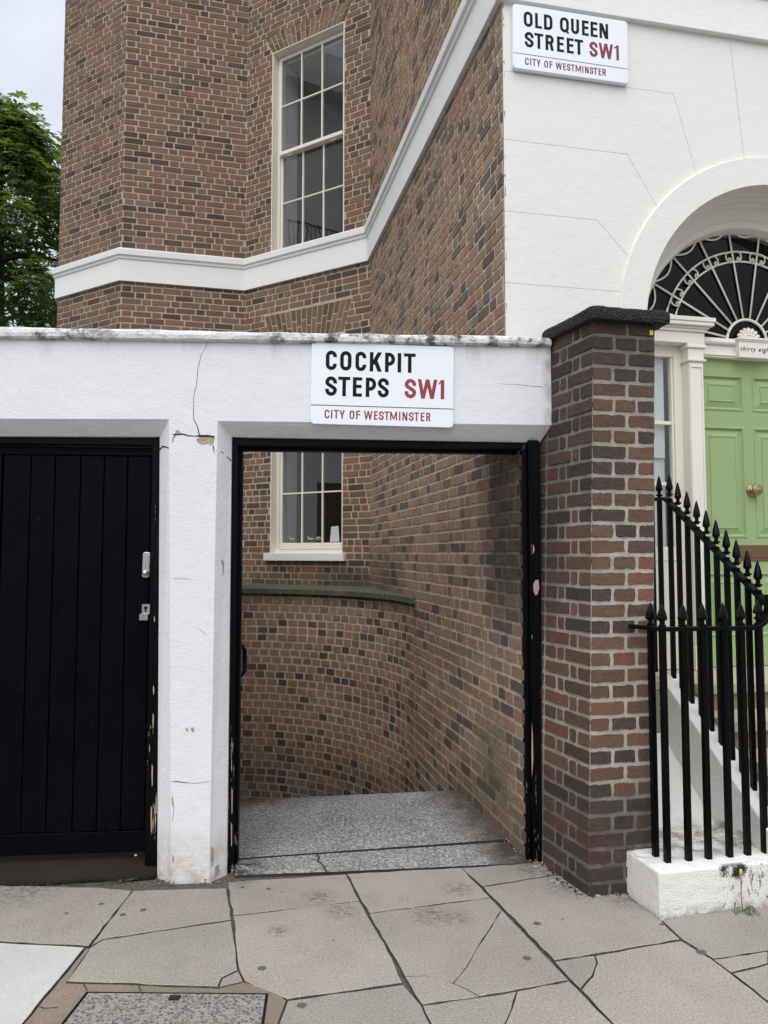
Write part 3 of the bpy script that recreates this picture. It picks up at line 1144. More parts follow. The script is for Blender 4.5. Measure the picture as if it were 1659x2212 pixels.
prof = [(-.02, 4.96), (.035, 4.96), (.035, 5.225), (.05, 5.235), (.055, 5.26), (.075, 5.275), (.08, 5.345), (.06, 5.36), (-.02, 5.375)]
sc_ = MB()
sc_.rings([[(miter(k, o).x, miter(k, o).y, z) for o, z in prof] for k in range(len(pts))])
sc_.build('string_course', M_BAND, house, bevel=.004)


# ---- sash windows of the bay
def sash_window(t0, t1, zb, zt, rows_low, rows_up, zmeet, sill):
    b = MB()
    D0 = .115                                   # reveal depth
    w = .012
    S = lambda t: -t
    # painted linings: jambs, head (they stand 3 mm proud of the brick edge)
    for (a, c) in ((t0 - .0, t0 + w), (t1 - w, t1 + .0)):
        b.box(BAY, S(c), S(a), zb, zt, -.004, D0)
    b.box(BAY, S(t1 - w), S(t0 + w), zt - w, zt, -.004, D0)
    # box frame at the back of the reveal
    bw = .035
    for (a, c) in ((t0 + w, t0 + w + bw), (t1 - w - bw, t1 - w)):
        b.box(BAY, S(c), S(a), zb, zt - w, D0 - .01, D0 + .10)
    b.box(BAY, S(t1 - w - bw), S(t0 + w + bw), zt - w - bw, zt - w, D0 - .01, D0 + .10)
    if sill:
        b.box(BAY, S(t1 - w), S(t0 + w), zb - .0, zb + .045, D0 - .055, D0 + .10)
    frame = b.build('window', M_SASH, house, bevel=.003)
    a0, a1 = t0 + w + bw, t1 - w - bw
    zlo = zb + (.05 if sill else .0)
    parts = ((zlo, zmeet + .02, D0 + .012, rows_low), (zmeet - .02, zt - w - bw, D0 - .028 + .0, rows_up))
    # upper sash stands in front of the lower one
    gl = MB()
    for k, (z0, z1, off, rows) in enumerate(parts):
        b = MB()
        st_, br, tr = .03, (.075 if k == 0 else .045), (.04 if k == 0 else .03)
        b.box(BAY, S(a0 + st_), S(a0), z0, z1, off, off + .036)
        b.box(BAY, S(a1), S(a1 - st_), z0, z1, off, off + .036)
        b.box(BAY, S(a1 - st_), S(a0 + st_), z0, z0 + br, off - (.018 if k else 0), off + .036)
        b.box(BAY, S(a1 - st_), S(a0 + st_), z1 - tr, z1, off, off + .036)
        gw = (a1 - a0 - 2 * st_) / 3
        zz0, zz1 = z0 + br, z1 - tr
        for i in (1, 2):
            t = a0 + st_ + gw * i
            b.box(BAY, S(t + .009), S(t - .009), zz0, zz1, off + .002, off + .034)
        for i in range(1, rows):
            z = zz0 + (zz1 - zz0) * i / rows
            b.box(BAY, S(a1 - st_), S(a0 + st_), z - .009, z + .009, off + .003, off + .033)
        if k == 1:
            for t in (a0 + .17, a1 - .17):
                lug = [BAY.pt(S(t) + .05 * math.cos(math.pi * i / 8), z0 - .002 - .022 * math.sin(math.pi * i / 8), off + .0) for i in range(9)]
                b.tube(lug, .005, 6)
        b.build('sash', M_SASH, frame, bevel=.003, seg=1)
        gl.face([BAY.pt(S(a1 - st_), zz0, off + .018), BAY.pt(S(a0 + st_), zz0, off + .018), BAY.pt(S(a0 + st_), zz1, off + .018), BAY.pt(S(a1 - st_), zz1, off + .018)])
    gl.build('glass', M_GLASS, frame, recalc=False)
    # folded shutters and dim room behind
    r_ = MB()
    r_.box(BAY, S(a1 + .02), S(a1 - .02), zb + .05, zt - .05, .17, .20)
    r_.box(BAY, S(a1 + .02), S(a1 - .004), zb + .05, zt - .05, .20, .46)
    r_.build('shutter', M_WHITEROOM, frame)
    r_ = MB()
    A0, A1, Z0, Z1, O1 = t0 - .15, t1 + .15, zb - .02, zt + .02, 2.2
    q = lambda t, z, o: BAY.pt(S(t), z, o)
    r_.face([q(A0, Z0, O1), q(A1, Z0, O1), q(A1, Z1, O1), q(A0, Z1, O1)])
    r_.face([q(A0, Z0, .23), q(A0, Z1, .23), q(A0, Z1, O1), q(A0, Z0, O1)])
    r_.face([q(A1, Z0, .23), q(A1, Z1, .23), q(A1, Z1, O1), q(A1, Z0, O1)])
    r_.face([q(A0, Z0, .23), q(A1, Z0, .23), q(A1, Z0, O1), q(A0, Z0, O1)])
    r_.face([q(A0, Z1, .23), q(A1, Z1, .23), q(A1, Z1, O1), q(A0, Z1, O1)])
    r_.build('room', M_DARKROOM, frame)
    if sill:
        b = MB()
        b.box(BAY, S(1.478), S(.312), 1.54, 1.632, -.06, .14)
        b.build('sill', M_BAND, frame, bevel=.006)
    return frame


sash_window(.36, 1.45, 5.365, 7.965, 2, 2, 6.66, False)
sash_window(.365, 1.42, 1.63, 4.20, 2, 2, 2.98, True)

# ornaments standing inside on the lower sill
b = MB()
b.prism([BAY.pt(-.66, 1.765, .175), BAY.pt(-.53, 1.765, .185), BAY.pt(-.57, 1.955, .22), BAY.pt(-.665, 1.945, .21)], BAY.n * .004)
tag(b.build('greeting_card', M_CARD), 'white card propped upright inside the lower bay window', 'card')


def bird(t, m_, label, s=1.):
    b = MB()
    c = BAY.pt(-t, 1.79, .20)
    path = [c + BAY.d * (x * s) + Vector((0, 0, z * s)) for x, z in ((-.045, .022), (-.03, .012), (-.005, .008), (.02, .012), (.042, .02))]
    b.tube(path, [.004 * s, .012 * s, .017 * s, .012 * s, .004 * s], 8)
    b.lathe(c + BAY.d * (-.04 * s) + Vector((0, 0, .034 * s)), [(.001, -.012), (.009 * s, -.007), (.011 * s, 0), (.008 * s, .008), (.001, .012)], 8)
    tag(b.build('bird_ornament', m_, smooth=True), label, 'ornament', 'china birds on the window sill')


bird(1.235, M_PORC, 'small grey china bird behind the left column of panes, lower bay window')
bird(.955, M_PORC, 'small grey china bird behind the middle column of panes, lower bay window')
b = MB()
c = BAY.pt(-.845, 1.775, .20)
b.rings([[c + BAY.d * (r * math.cos(2 * math.pi * j / 10)) + BAY.n * (r * .5 * math.sin(2 * math.pi * j / 10)) + Vector((0, 0, z)) for j in range(10)] for r, z in ((.012, 0), (.034, .012), (.044, .034), (.03, .05), (.004, .056))])
tag(b.build('shell_ornament', M_YGREEN, smooth=True), 'yellow green striped shell ornament beside the china birds on the sill', 'ornament')

# ---- street front: ashlar panels with incised joints, arch ring, reveal
AC, AZ, RIN, ROUT = 1.885, 3.03, .973, 1.153     # arch centre (s, z) and radii
g_ = .0024


def ringpt(z=None, ang=None, r=ROUT):
    if ang is not None:
        return (AC + r * math.cos(ang), AZ + r * math.sin(ang))
    if z <= AZ:
        return (AC - r, z)
    return (AC - math.sqrt(max(0, r * r - (z - AZ) ** 2)), z)


def ang_of(p):
    return math.atan2(p[1] - AZ, p[0] - AC)


levels = [(2.36, None), (2.79, None), (3.228, None), (3.664, (.605, 3.664)), (4.105, (.816, 4.103)), (4.53, (1.146, 4.535))]
ends = {3: (.796, 3.458), 4: (1.002, 3.794), 5: (1.296, 4.02)}
lines = []
for k, (z, kink) in enumerate(levels):
    if kink is None:
        lines.append([(.006, z), ringpt(z)])
    else:
        a = ang_of(ends[k])
        lines.append([(.006, z), kink, ringpt(ang=a)])
lines.append([(.006, 4.97), (1.56, 4.97), ringpt(ang=ang_of((1.642, 4.159)))])
ft = MB()
lastbot = [(.006, .16), (AC - ROUT, .16)]
seqs = [lastbot] + lines


def panel(lo, hi):
    e0, e1 = lo[-1], hi[-1]
    rim = []
    for k in range(1, 9):
        f = k / 9
        if e1[1] <= AZ + .001:
            break
        z0a = ang_of(e0) if e0[1] > AZ else math.pi
        a = z0a + (ang_of(e1) - z0a) * f
        rim.append(ringpt(ang=a))
    poly = list(lo) + rim + list(reversed(hi))
    cx, cz = sum(p[0] for p in poly) / len(poly), sum(p[1] for p in poly) / len(poly)
    out = []
    n = len(poly)
    P = [Vector((p[0], p[1])) for p in poly]
    for i in range(n):
        a, b2, c = P[i - 1], P[i], P[(i + 1) % n]
        d1, d2 = (b2 - a).normalized(), (c - b2).normalized()
        n1, n2 = Vector((-d1.y, d1.x)), Vector((-d2.y, d2.x))
        q = (n1 + n2).normalized() if (n1 + n2).length > 1e-4 else n1
        out.append(b2 + q * min(g_ / 2 / max(.3, q.dot(n1)), g_))
    return out


def add_panel(lo, hi, mirror=False):
    pp = panel(lo, hi)
    if mirror:
        pp = [Vector((2 * AC - p.x, p.y)) for p in pp][::-1]
    ft.prism([FAC.pt(p.x, p.y, 0) for p in pp], FAC.n * .006)


for lo_, hi_ in zip(seqs, seqs[1:]):
    add_panel(lo_, hi_)
    add_panel(lo_, hi_, True)
# keystone piece between the two innermost radial joints
a0 = ang_of((1.642, 4.159))
kp_ = [(1.56, 4.97)] + [ringpt(ang=a0)] + [ringpt(ang=a0 + (math.pi - 2 * a0) * k / 8) for k in range(1, 8)] + [ringpt(ang=math.pi - a0), (2 * AC - 1.56, 4.97)]
ft.prism([FAC.pt(p[0] + (.002 if p[0] < AC else -.002), p[1], 0) for p in kp_], FAC.n * .006)
# backing with the opening left out (strips either side and above)
for z0, z1 in ((.0, AZ),):
    ft.box(FAC, 0.008, AC - RIN - .02, z0, z1, .006, .03)
    ft.box(FAC, 0.05, AC - RIN - .02, z0, z1, .03, .30)
    ft.box(FAC, AC + RIN + .02, 9, z0, z1, .006, .30)
N_ = 24
for k in range(N_):
    b0, b1 = math.pi - math.pi * k / N_, math.pi - math.pi * (k + 1) / N_
    p0, p1 = ringpt(ang=b0, r=RIN + .02), ringpt(ang=b1, r=RIN + .02)
    ft.prism([FAC.pt(p0[0], p0[1], .006), FAC.pt(p1[0], p1[1], .006), FAC.pt(p1[0], 5.0, .006), FAC.pt(p0[0], 5.0, .006)], FAC.n * .294)
ft.box(FAC, 0.008, AC - RIN - .02, AZ, 5.0, .006, .03)
ft.box(FAC, 0.05, AC - RIN - .02, AZ, 5.0, .03, .30)
ft.box(FAC, AC + RIN + .02, 9, AZ, 5.0, .006, .30)
# wall above the string course
ft.box(FAC, 0.006, 9, 5.37, Z_TOP, .0, .03)
ft.box(FAC, 0.05, 9, 5.37, Z_TOP, .03, .30)
ft.box(FAC, 2 * AC + .002, 9, .16, 4.97, -.0, .0055)
ft.build('stucco_front', M_STUCCO, house)


def arch_sweep(mb, prof, z_leg, m=0, n=48, closed=True):
    """prof: list of (radius, off); up the left leg, round the arch, down the right leg"""
    rs = [[FAC.pt(AC - r, z_leg, o) for r, o in prof], [FAC.pt(AC - r, AZ, o) for r, o in prof]]
    for k in range(1, n):
        a = math.pi - math.pi * k / n
        rs.append([FAC.pt(AC + r * math.cos(a), AZ + r * math.sin(a), o) for r, o in prof])
    rs += [[FAC.pt(AC + r, AZ, o) for r, o in prof], [FAC.pt(AC + r, z_leg, o) for r, o in prof]]
    mb.rings(rs, closed=closed, caps=closed, m=m)


b = MB()
arch_sweep(b, [(RIN, -.022), (ROUT, -.022), (ROUT + .004, -.016), (ROUT + .004, .010), (RIN + .03, .012), (RIN, .012)], .2)
b.build('archway', M_STUCCO, house, smooth=False, weld=True)
DOFF = .335         # plane of the door and fanlight
GZ = 3.085          # fanlight springing
GR = .80
b = MB()
rv = [(RIN, .012), (RIN, .085), (RIN - .008, .10), (RIN - .008, .13), (RIN - .028, .145), (RIN - .028, .175), (RIN - .045, .19), (RIN - .045, .215), (RIN - .10, .235), (RIN - .115, .26), (RIN - .15, .275), (RIN - .165, DOFF - .012), (RIN - .165, DOFF + .06), (RIN + .05, DOFF + .06), (RIN + .05, .012)]
arch_sweep(b, rv, .2)
b.build('arch_reveal', M_TRIM, house, bevel=.002, seg=1)

# ---- fanlight
FC = AC + .015
fan = MB()
arch_r = RIN - .165
HUB = .155


def fp(r, a, off=0.):
    return FAC.pt(FC + r * math.cos(a), GZ + r * math.sin(a), DOFF + off)


def bar_radius_out(a):
    return min(GR, arch_r)


bt = .0068
OUTR = arch_r - .002
for k in range(10):
    a = math.pi * (.05 + .1 * k)
    fan.tube([fp(HUB, a, .012), fp(OUTR + .01, a, .012)], bt, 6)
for r in (OUTR * .70, OUTR * .785, HUB):
    fan.tube([fp(r, math.pi * k / 40, .012) for k in range(41)], .007 if r > HUB else .010, 6)
# festoons hanging between the bar ends
angs = [0] + [math.pi * (.05 + .1 * k) for k in range(10)] + [math.pi]
for a, c in zip(angs, angs[1:]):
    pth = []
    for k in range(13):
        f = k / 12
        pth.append(fp(OUTR * (1 - .085 * math.sin(math.pi * f) ** .8), a + (c - a) * f, .010))
    fan.tube(pth, .0065, 6)
# C scrolls on each bar
for k in range(10):
    a = math.pi * (.05 + .1 * k)
    ctr = Vector((OUTR * .742 * math.cos(a), OUTR * .742 * math.sin(a)))
    rad = Vector((math.cos(a), math.sin(a)))
    tan = Vector((-rad.y, rad.x))
    for sg in (1, -1):
        pth = []
        # outer curve from the top of the C round to the spiral end
        for j in range(10):
            th = math.pi / 2 - math.pi * .95 * j / 9
            pth.append((tan * sg * (.030 + .030 * math.cos(th)) if j else tan * 0) + rad * (.036 * math.sin(th)))
        c0 = tan * sg * .036 - rad * .018
        for j in range(14):
            th = -math.pi * .45 - j * .62 if False else -1.4 + j * .62
            rr = .019 * (1 - j / 16)
            pth.append(c0 + tan * sg * (-rr * math.sin(th + .2)) * -1 * .0 + tan * sg * (rr * math.cos(-th - 1.2)) + rad * (rr * math.sin(-th - 1.2)))
        fan.tube([FAC.pt(FC + (ctr + q).x, GZ + (ctr + q).y, DOFF + .004) for q in pth], .005, 5)
fanl = fan.build('fanlight', M_TRIM, house, smooth=True)
b = MB()
b.face([fp(OUTR + .02, math.pi * k / 40, .022) for k in range(41)])
b.build('glass', M_FANGLASS, fanl, recalc=False)
# sunburst ornament
b = MB()
for k in range(9):
    a = math.pi * (.04 + .115 * k)
    r1 = .092 + .004 * (k % 2)
    c0, c1, c2, c3 = fp(.035, a), fp(.062, a), fp(.08, a), fp(r1, a)
    b.tube([fp(.03, a, .0), fp(.055, a, .0), fp(.075, a, -.004), fp(.088, a, -.002), fp(.096, a, .0)], [.008, .010, .015, .012, .004], 7)
b.tube([fp(.046, math.pi * k / 16, -.006) for k in range(17)], .006, 6)
b.tube([fp(.028, math.pi * k / 12, -.006) for k in range(13)], .006, 6)
b.lathe(fp(.0, 0, .0) + Vector((0, 0, .006)), [(.018, 0), (.016, .01), (.006, .016), (.001, .017)], 12, axis=-FAC.n)
b.build('sunburst', M_TRIM, fanl, smooth=True)
# dim hall behind fanlight and sidelight
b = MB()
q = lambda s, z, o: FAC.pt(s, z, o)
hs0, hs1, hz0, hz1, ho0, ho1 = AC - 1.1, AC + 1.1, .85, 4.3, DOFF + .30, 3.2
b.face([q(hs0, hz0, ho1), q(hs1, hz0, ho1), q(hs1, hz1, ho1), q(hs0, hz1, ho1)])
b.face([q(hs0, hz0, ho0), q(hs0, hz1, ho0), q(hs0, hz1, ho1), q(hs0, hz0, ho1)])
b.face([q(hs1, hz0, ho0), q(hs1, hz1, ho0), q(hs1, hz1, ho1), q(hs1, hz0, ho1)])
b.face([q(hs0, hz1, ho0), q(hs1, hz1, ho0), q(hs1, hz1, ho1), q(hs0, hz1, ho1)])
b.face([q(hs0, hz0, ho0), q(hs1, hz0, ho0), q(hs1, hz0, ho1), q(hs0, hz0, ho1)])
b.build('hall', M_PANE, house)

# ---- door, pilasters, entablature, sidelights
ZB, ZD, ZT = .875, 2.955, 3.075     # threshold, door head, top of the head rail


def S_at(x, off):
    return FAC.at(x, 1000, off)[0]


DC = AC + .012
DW = .40
door = None
b = MB()
# door leaf: stiles and rails proud, panels fielded
DF = DOFF + .02
b.box(FAC, DC - DW, DC + DW, ZB, ZD, DF + .016, DF + .05)


def frame_panel(b, s0, s1, z0, z1, off):
    """sunk moulding, sloping field and raised centre panel"""
    def ring(i, o):
        return [FAC.pt(s0 + i, z0 + i, o), FAC.pt(s1 - i, z0 + i, o), FAC.pt(s1 - i, z1 - i, o), FAC.pt(s0 + i, z1 - i, o)]
    rs = [ring(0, off), ring(.004, off - .006), ring(.012, off - .006), ring(.016, off + .003), ring(.024, off + .012), ring(.062, off + .002), ring(.064, off - .003), ring(.070, off - .003), ring(.073, off + .001)]
    ids = [[b.vert(p) for p in r] for r in rs]
    for a, c in zip(ids, ids[1:]):
        for k in range(4):
            b.f.append([a[k], a[(k + 1) % 4], c[(k + 1) % 4], c[k]]); b.m.append(0)
    b.f.append(ids[-1]); b.m.append(0)


pw = .33
rows = [(1.075, 1.50), (1.735, 2.49), (2.60, 2.845)]
cols = [(DC - .036 - pw, DC - .036), (DC + .036, DC + .036 + pw)]
# stiles/rails as strips around the panels
zs = [ZB] + [z for r in rows for z in r] + [ZD]
ss = [DC - DW, cols[0][0], cols[0][1], cols[1][0], cols[1][1], DC + DW]
for i in range(0, len(zs), 2):
    b.face([FAC.pt(ss[0], zs[i], DF), FAC.pt(ss[-1], zs[i], DF), FAC.pt(ss[-1], zs[i + 1], DF), FAC.pt(ss[0], zs[i + 1], DF)])
for (z0, z1) in rows:
    for i in (0, 2, 4):
        b.face([FAC.pt(ss[i], z0, DF), FAC.pt(ss[i + 1], z0, DF), FAC.pt(ss[i + 1], z1, DF), FAC.pt(ss[i], z1, DF)])
    for (c0, c1) in cols:
        frame_panel(b, c0, c1, z0, z1, DF)
door = b.build('front_door', M_GREEN, house)
kb_ = MB()
ks, kz = FAC.at(1624, 1060, DF)
kb_.lathe(FAC.pt(ks, kz, DF), [(.038, 0), (.043, .003), (.043, .008), (.034, .012), (.020, .015), (.014, .020), (.014, .032), (.024, .038), (.036, .045), (.039, .055), (.036, .064), (.028, .068), (.023, .066), (.016, .071), (.002, .073)], 24, axis=-FAC.n)
kb_.build('door_knob', M_BRASS, door, smooth=True)
kb_ = MB()
kb_.box(FAC, DC - .135, DC + .135, 1.575, 1.685, DF - .006, DF)
kb_.box(FAC, DC - .11, DC + .11, 1.60, 1.655, DF - .011, DF - .006)
kb_.build('letter_plate', M_BRASSDULL, door, bevel=.003)

for sg in (-1, 1):
    b = MB()
    S = lambda a, c: (AC + sg * a, AC + sg * c) if sg > 0 else (AC - c, AC - a)
    s0, s1 = S(.392, .500)
    po = DOFF - .075
    b.box(FAC, s0, s1, ZB, 2.90, po, DOFF + .05)
    # panel moulding on the shaft
    for (u0, u1, z0, z1) in ((s0 + .004, s0 + .018, ZB + .16, 2.875), (s1 - .018, s1 - .004, ZB + .16, 2.875)):
        b.box(FAC, u0, u1, z0, z1, po - .006, po)
    b.box(FAC, s0 + .004, s1 - .004, 2.86, 2.885, po - .007, po)
    b.box(FAC, s0 - .008, s1 + .008, ZB, ZB + .15, po - .012, DOFF + .05)
    b.box(FAC, s0 - .014, s1 + .014, 2.90, 2.915, po - .016, DOFF + .05)
    b.box(FAC, s0 - .004, s1 + .004, 2.915, 2.99, po - .004, DOFF + .05)
    b.box(FAC, s0 - .018, s1 + .018, 2.99, 3.005, po - .018, DOFF + .05)
    b.box(FAC, s0 - .012, s1 + .012, 3.005, 3.02, po - .010, DOFF + .05)
    b.build('pilaster', M_TRIM, house, bevel=.002, seg=1)
    # entablature block over pilaster and sidelight
    b = MB()
    e0, e1 = S(.380, .80)
    for (ex_, z0, z1) in ((.0, 3.02, 3.095), (.012, 3.095, 3.115), (.022, 3.115, 3.13), (.045, 3.13, 3.155), (.052, 3.155, 3.184)):
        b.box(FAC, e0 - (ex_ if sg > 0 else 0), e1 + (ex_ if sg < 0 else 0), z0, z1, po - .006 - ex_, DOFF + .05)
    b.build('entablature', M_TRIM, house, bevel=.003, seg=1)
    # sidelight
    b = MB()
    w0, w1 = S(.500, .82)
    b.box(FAC, w0, w1, ZB, 1.66, DOFF - .0, DOFF + .05)              # panelled base
    ja, jb = S(.500, .560)
    b.box(FAC, ja, jb, 1.66, 3.02, DOFF + .0, DOFF + .05)
    jc, jd = S(.560, .575)
    b.box(FAC, jc, jd, 1.66, 2.96, DOFF + .012, DOFF + .05)
    b.box(FAC, *S(.560, .82), 2.945, 3.02, DOFF + .0, DOFF + .05)
    for z in (1.66, 2.09, 2.50):
        b.box(FAC, *S(.575, .82), z - .012, z + .012, DOFF + .016, DOFF + .045)
    b.box(FAC, *S(.52, .80), 1.12, 1.13, DOFF - .006, DOFF)
    b.box(FAC, *S(.52, .80), 1.58, 1.592, DOFF - .006, DOFF)
    sl = b.build('sidelight', M_SASH, house, bevel=.002, seg=1)
    b = MB()
    gg = S(.575, .82)
    b.face([FAC.pt(gg[0], 1.66, DOFF + .03), FAC.pt(gg[1], 1.66, DOFF + .03), FAC.pt(gg[1], 2.95, DOFF + .03), FAC.pt(gg[0], 2.95, DOFF + .03)])
    b.build('glass', M_GLASS, sl, recalc=False)
    b = MB()
    b.box(FAC, *S(.59, .84), 1.5, 3.0, DOFF + .085, DOFF + .09)
    b.box(FAC, *S(.60, .84), 2.27, 3.0, DOFF + .062, DOFF + .068)
    b.build('blind', M_BLIND, sl)

b = MB()
h0, h1 = DC - .384, DC + .384
b.box(FAC, h0, h1, ZD, ZD + .012, DOFF - .02, DOFF + .05)
b.box(FAC, h0, h1, ZD + .012, ZD + .024, DOFF - .028, DOFF + .05)
b.box(FAC, h0, h1, ZD + .024, ZD + .088, DOFF - .012, DOFF + .05)
b.tube([FAC.pt(h0, ZD + .105, DOFF - .020), FAC.pt(h1, ZD + .105, DOFF - .020)], .019, 10)
b.box(FAC, h0, h1, ZD + .118, ZD + .132, DOFF - .03, DOFF + .05)
c0, c1 = DC - .118, DC + .118
b.box(FAC, c0, c1, ZD - .002, ZD + .108, DOFF - .062, DOFF + .05)
b.box(FAC, c0 - .006, c1 + .006, ZD + .108, ZD + .118, DOFF - .068, DOFF + .05)
b.box(FAC, c0 - .010, c1 + .010, ZD + .118, ZD + .134, DOFF - .074, DOFF + .05)
head = b.build('door_head', M_TRIM, house, bevel=.002, seg=1)
tx = bpy.data.curves.new('lettering', 'FONT')
tx.body = 'thirty eight'
tx.size = .046
tx.shear = .28
tx.space_character = 1.22
tx.align_x = 'CENTER'
tx.extrude = .0006
tmp = bpy.data.objects.new('lettering', tx)
COL.objects.link(tmp)
bpy.context.view_layer.update()
tme = bpy.data.meshes.new_from_object(tmp.evaluated_get(bpy.context.evaluated_depsgraph_get()))
bpy.data.objects.remove(tmp)
for v in tme.vertices:
    x, y, z = v.co
    v.co = FAC.pt(DC + .008 + x * .92, ZD + .042 + y, DOFF - .0635 - z)
tme.materials.clear()
tme.materials.append(M_SBLACK)
to = bpy.data.objects.new('lettering', tme)
COL.objects.link(to)
put(to, head)

# ================================================================ entrance steps, plinth, railings
steps = thing('entrance_steps', 'pale stone entrance steps climbing to the green front door', 'steps', FAC.pt(AC, 0, -.6))
nos = [-.18, -.43, -.69, -.95, -1.21]
zst = [.87, .715, .56, .405, .25]
SR0, SR1 = 1.10, 2.62
for k, (o, z) in enumerate(zip(nos, zst)):
    b = MB()
    bo = DOFF + .3 if k == 0 else nos[k - 1] + .045
    if k == 0:
        b.box(FAC, AC - RIN + .003, AC + RIN - .003, z - .06, z, 0.016, bo)
    b.box(FAC, SR0, SR1, z - .058, z, o, bo if k else .016)
    b.box(FAC, SR0, SR1, z - .155, z - .058, o + .035, (bo if k else .014), 1)
    put_ = b.build('step', [M_STEPS, M_RISER], steps, bevel=.005)
b = MB()
for s0, s1 in ((.967, 1.12),):
    ring = [(.045, .90), (.016, .902), (-.823, .338), (-1.02, .205), (-1.02, .16), (-.4, .16), (.045, .16)]
    b.prism([FAC.pt(s0, z, o) for o, z in ring], FAC.d * (s1 - s0))
b.build('stringer', M_PLINTH, steps, bevel=.008)

plinth = thing('railing_plinth', 'low white painted plinth with black mould stains under the front railing', 'plinth', FAC.pt(.7, 0, -.9))
b = MB()
# left edge runs from the front corner back to the pillar
fl = Vector((1.236, 3.288, 0)); bl = Vector((1.165, 3.54, 0))
n_ = 14


def rough_poly(mb, ring, z0, z1):
    mb.prism([(p.x, p.y, z0) for p in ring], Vector((0, 0, z1 - z0)))


fr_ = FAC.pt(2.45, 0, -.935)
rough_poly(b, [fl, fr_, FAC.pt(2.45, 0, .0), Vector((1.36, 4.22, 0)), Vector((1.18, 3.75, 0)), bl], -.02, .2)
b.build('base', M_PLINTH, plinth, bevel=.012, seg=3)
b = MB()
b.prism([FAC.pt(.30, .201, -.465), FAC.pt(.30, .201, .005), FAC.pt(.30, .560, .005)], FAC.d * .668)
b.build('ramp', M_PLINTH, plinth)


def finial(mb, p, h=.125, w=.024, fl=.72, yaw=None):
    """spear head: square collar, neck, shouldered blade"""
    d, n = FAC.d, FAC.n
    prof = [(.021, .021, 0), (.021, .021, .11 * h), (.013, .012, .13 * h), (.012, .011, .26 * h), (w * .96, w * fl * .8, .32 * h), (w, w * fl, .40 * h), (w * .80, w * fl * .85, .58 * h), (w * .46, w * fl * .55, .79 * h), (.0015, .0015, h)]
    rs = []
    for a, c, z in prof:
        a_ = [(1, 0), (.62, .62), (0, 1), (-.62, .62), (-1, 0), (-.62, -.62), (0, -1), (.62, -.62)]
        rs.append([p + d * (x * a) + n * (y * c) + Vector((0, 0, z)) for x, y in a_])
    mb.rings(rs)


def bar(root, s, o, z0, zr, ztip, hw=.0135, kind='arrow'):
    b = MB()
    b.box(FAC, s - hw, s + hw, z0, zr, o - hw, o + hw)
    br = b.build('bar', M_IRON, root, bevel=.002, seg=1)
    b = MB()
    if kind == 'arrow':
        finial(b, FAC.pt(s, zr + .016, o), h=ztip - zr - .016, w=.029, fl=.5)
    else:
        p = FAC.pt(s, zr + .012, o)
        H = ztip - zr - .012
        b.lathe(p, [(.013, 0), (.013, .006), (.021, .009), (.022, .015), (.014, .019), (.011, .022), (.011, .036), (.020, .044), (.0215, .052), (.019, .072), (.012, .104), (.006, .126), (.001, H)], 8)
    b.build('finial', M_IRON, br)


fr1 = thing('front_railing', 'low black iron railing with broad arrowhead finials on the white plinth', 'railing', FAC.pt(.7, .2, -.84))
for s, o in ((.433, -.768), (.449, -.839), (.557, -.841), (.660, -.842), (.772, -.842), (.870, -.840), (.968, -.836)):
    up = .03 if s > .95 else 0
    bar(fr1, s, o, .196, 1.262 + up, 1.394 + up * .4)
b = MB()
hw = .019
pth = [FAC.pt(.366, 1.274, -.70), FAC.pt(.418, 1.274, -.80), FAC.pt(.442, 1.272, -.840), FAC.pt(.93, 1.268, -.84), FAC.pt(.968, 1.276, -.838), FAC.pt(1.0, 1.296, -.835), FAC.pt(1.025, 1.33, -.83), FAC.pt(1.04, 1.375, -.825), FAC.pt(1.05, 1.425, -.815)]


def flat_bar(mb, pth, hw, ht):
    rs = []
    for k, p in enumerate(pth):
        t = (pth[min(k + 1, len(pth) - 1)] - pth[max(k - 1, 0)])
        t.normalize()
        th = Vector((t.x, t.y, 0))
        th = th.normalized() if th.length > .3 else FAC.d
        sd_ = Vector((th.y, -th.x, 0))
        upv = sd_.cross(t).normalized()
        rs.append([p + sd_ * hw + upv * ht, p - sd_ * hw + upv * ht, p - sd_ * hw - upv * ht, p + sd_ * hw - upv * ht])
    mb.rings(rs)


flat_bar(b, pth, .02, .010)
b.build('rail', M_IRON, fr1, bevel=.002, seg=1)

fr2 = thing('stair_railing', 'tall black iron railing with spear finials sloping down beside the entrance steps', 'railing', FAC.pt(1.05, .4, -.4))
offs = [.19, .105, -.004, -.087, -.174, -.262, -.346, -.428, -.510, -.588, -.668, -.742]
for o in offs:
    zt = 2.113 + (o + .004) * .70 if o < 0 else 2.116
    zb_ = .902 if o > .016 else .902 + (o - .016) * .672
    bar(fr2, 1.05, o, zb_ - .015, zt - .150, zt, .0125, 'spear')
b = MB()
flat_bar(b, [FAC.pt(1.05, 1.968, .32), FAC.pt(1.05, 1.968, .06), FAC.pt(1.05, 1.962, .03), FAC.pt(1.05, 1.962 - .70 * .85, -.82)], .021, .010)
b.build('rail', M_IRON, fr2, bevel=.002, seg=1)
b = MB()
np_ = FAC.pt(1.135, .30, -.80)
b.lathe(np_, [(.02, 0), (.02, 1.11), (.034, 1.12), (.034, 1.14), (.022, 1.15), (.045, 1.18), (.056, 1.21), (.05, 1.25), (.036, 1.28), (.016, 1.30), (.001, 1.315)], 12)
b.build('newel', M_IRON, fr2, smooth=False)

# ================================================================ brick pillar
pil = thing('brick_pillar', 'dark weathered brick gate pillar with a black pebbly cap', 'pillar', (PG.x, PG.y, 0))
fd2 = Vector((FAC.d.x, FAC.d.y))
a_l = R(111.27)
ld = Vector((math.cos(a_l), math.sin(a_l)))
PR = PG + fd2 * .338
PLb = PG + ld * .62
PRb = PR + Vector((-fd2.y, fd2.x)) * .50
LEAN = .0245


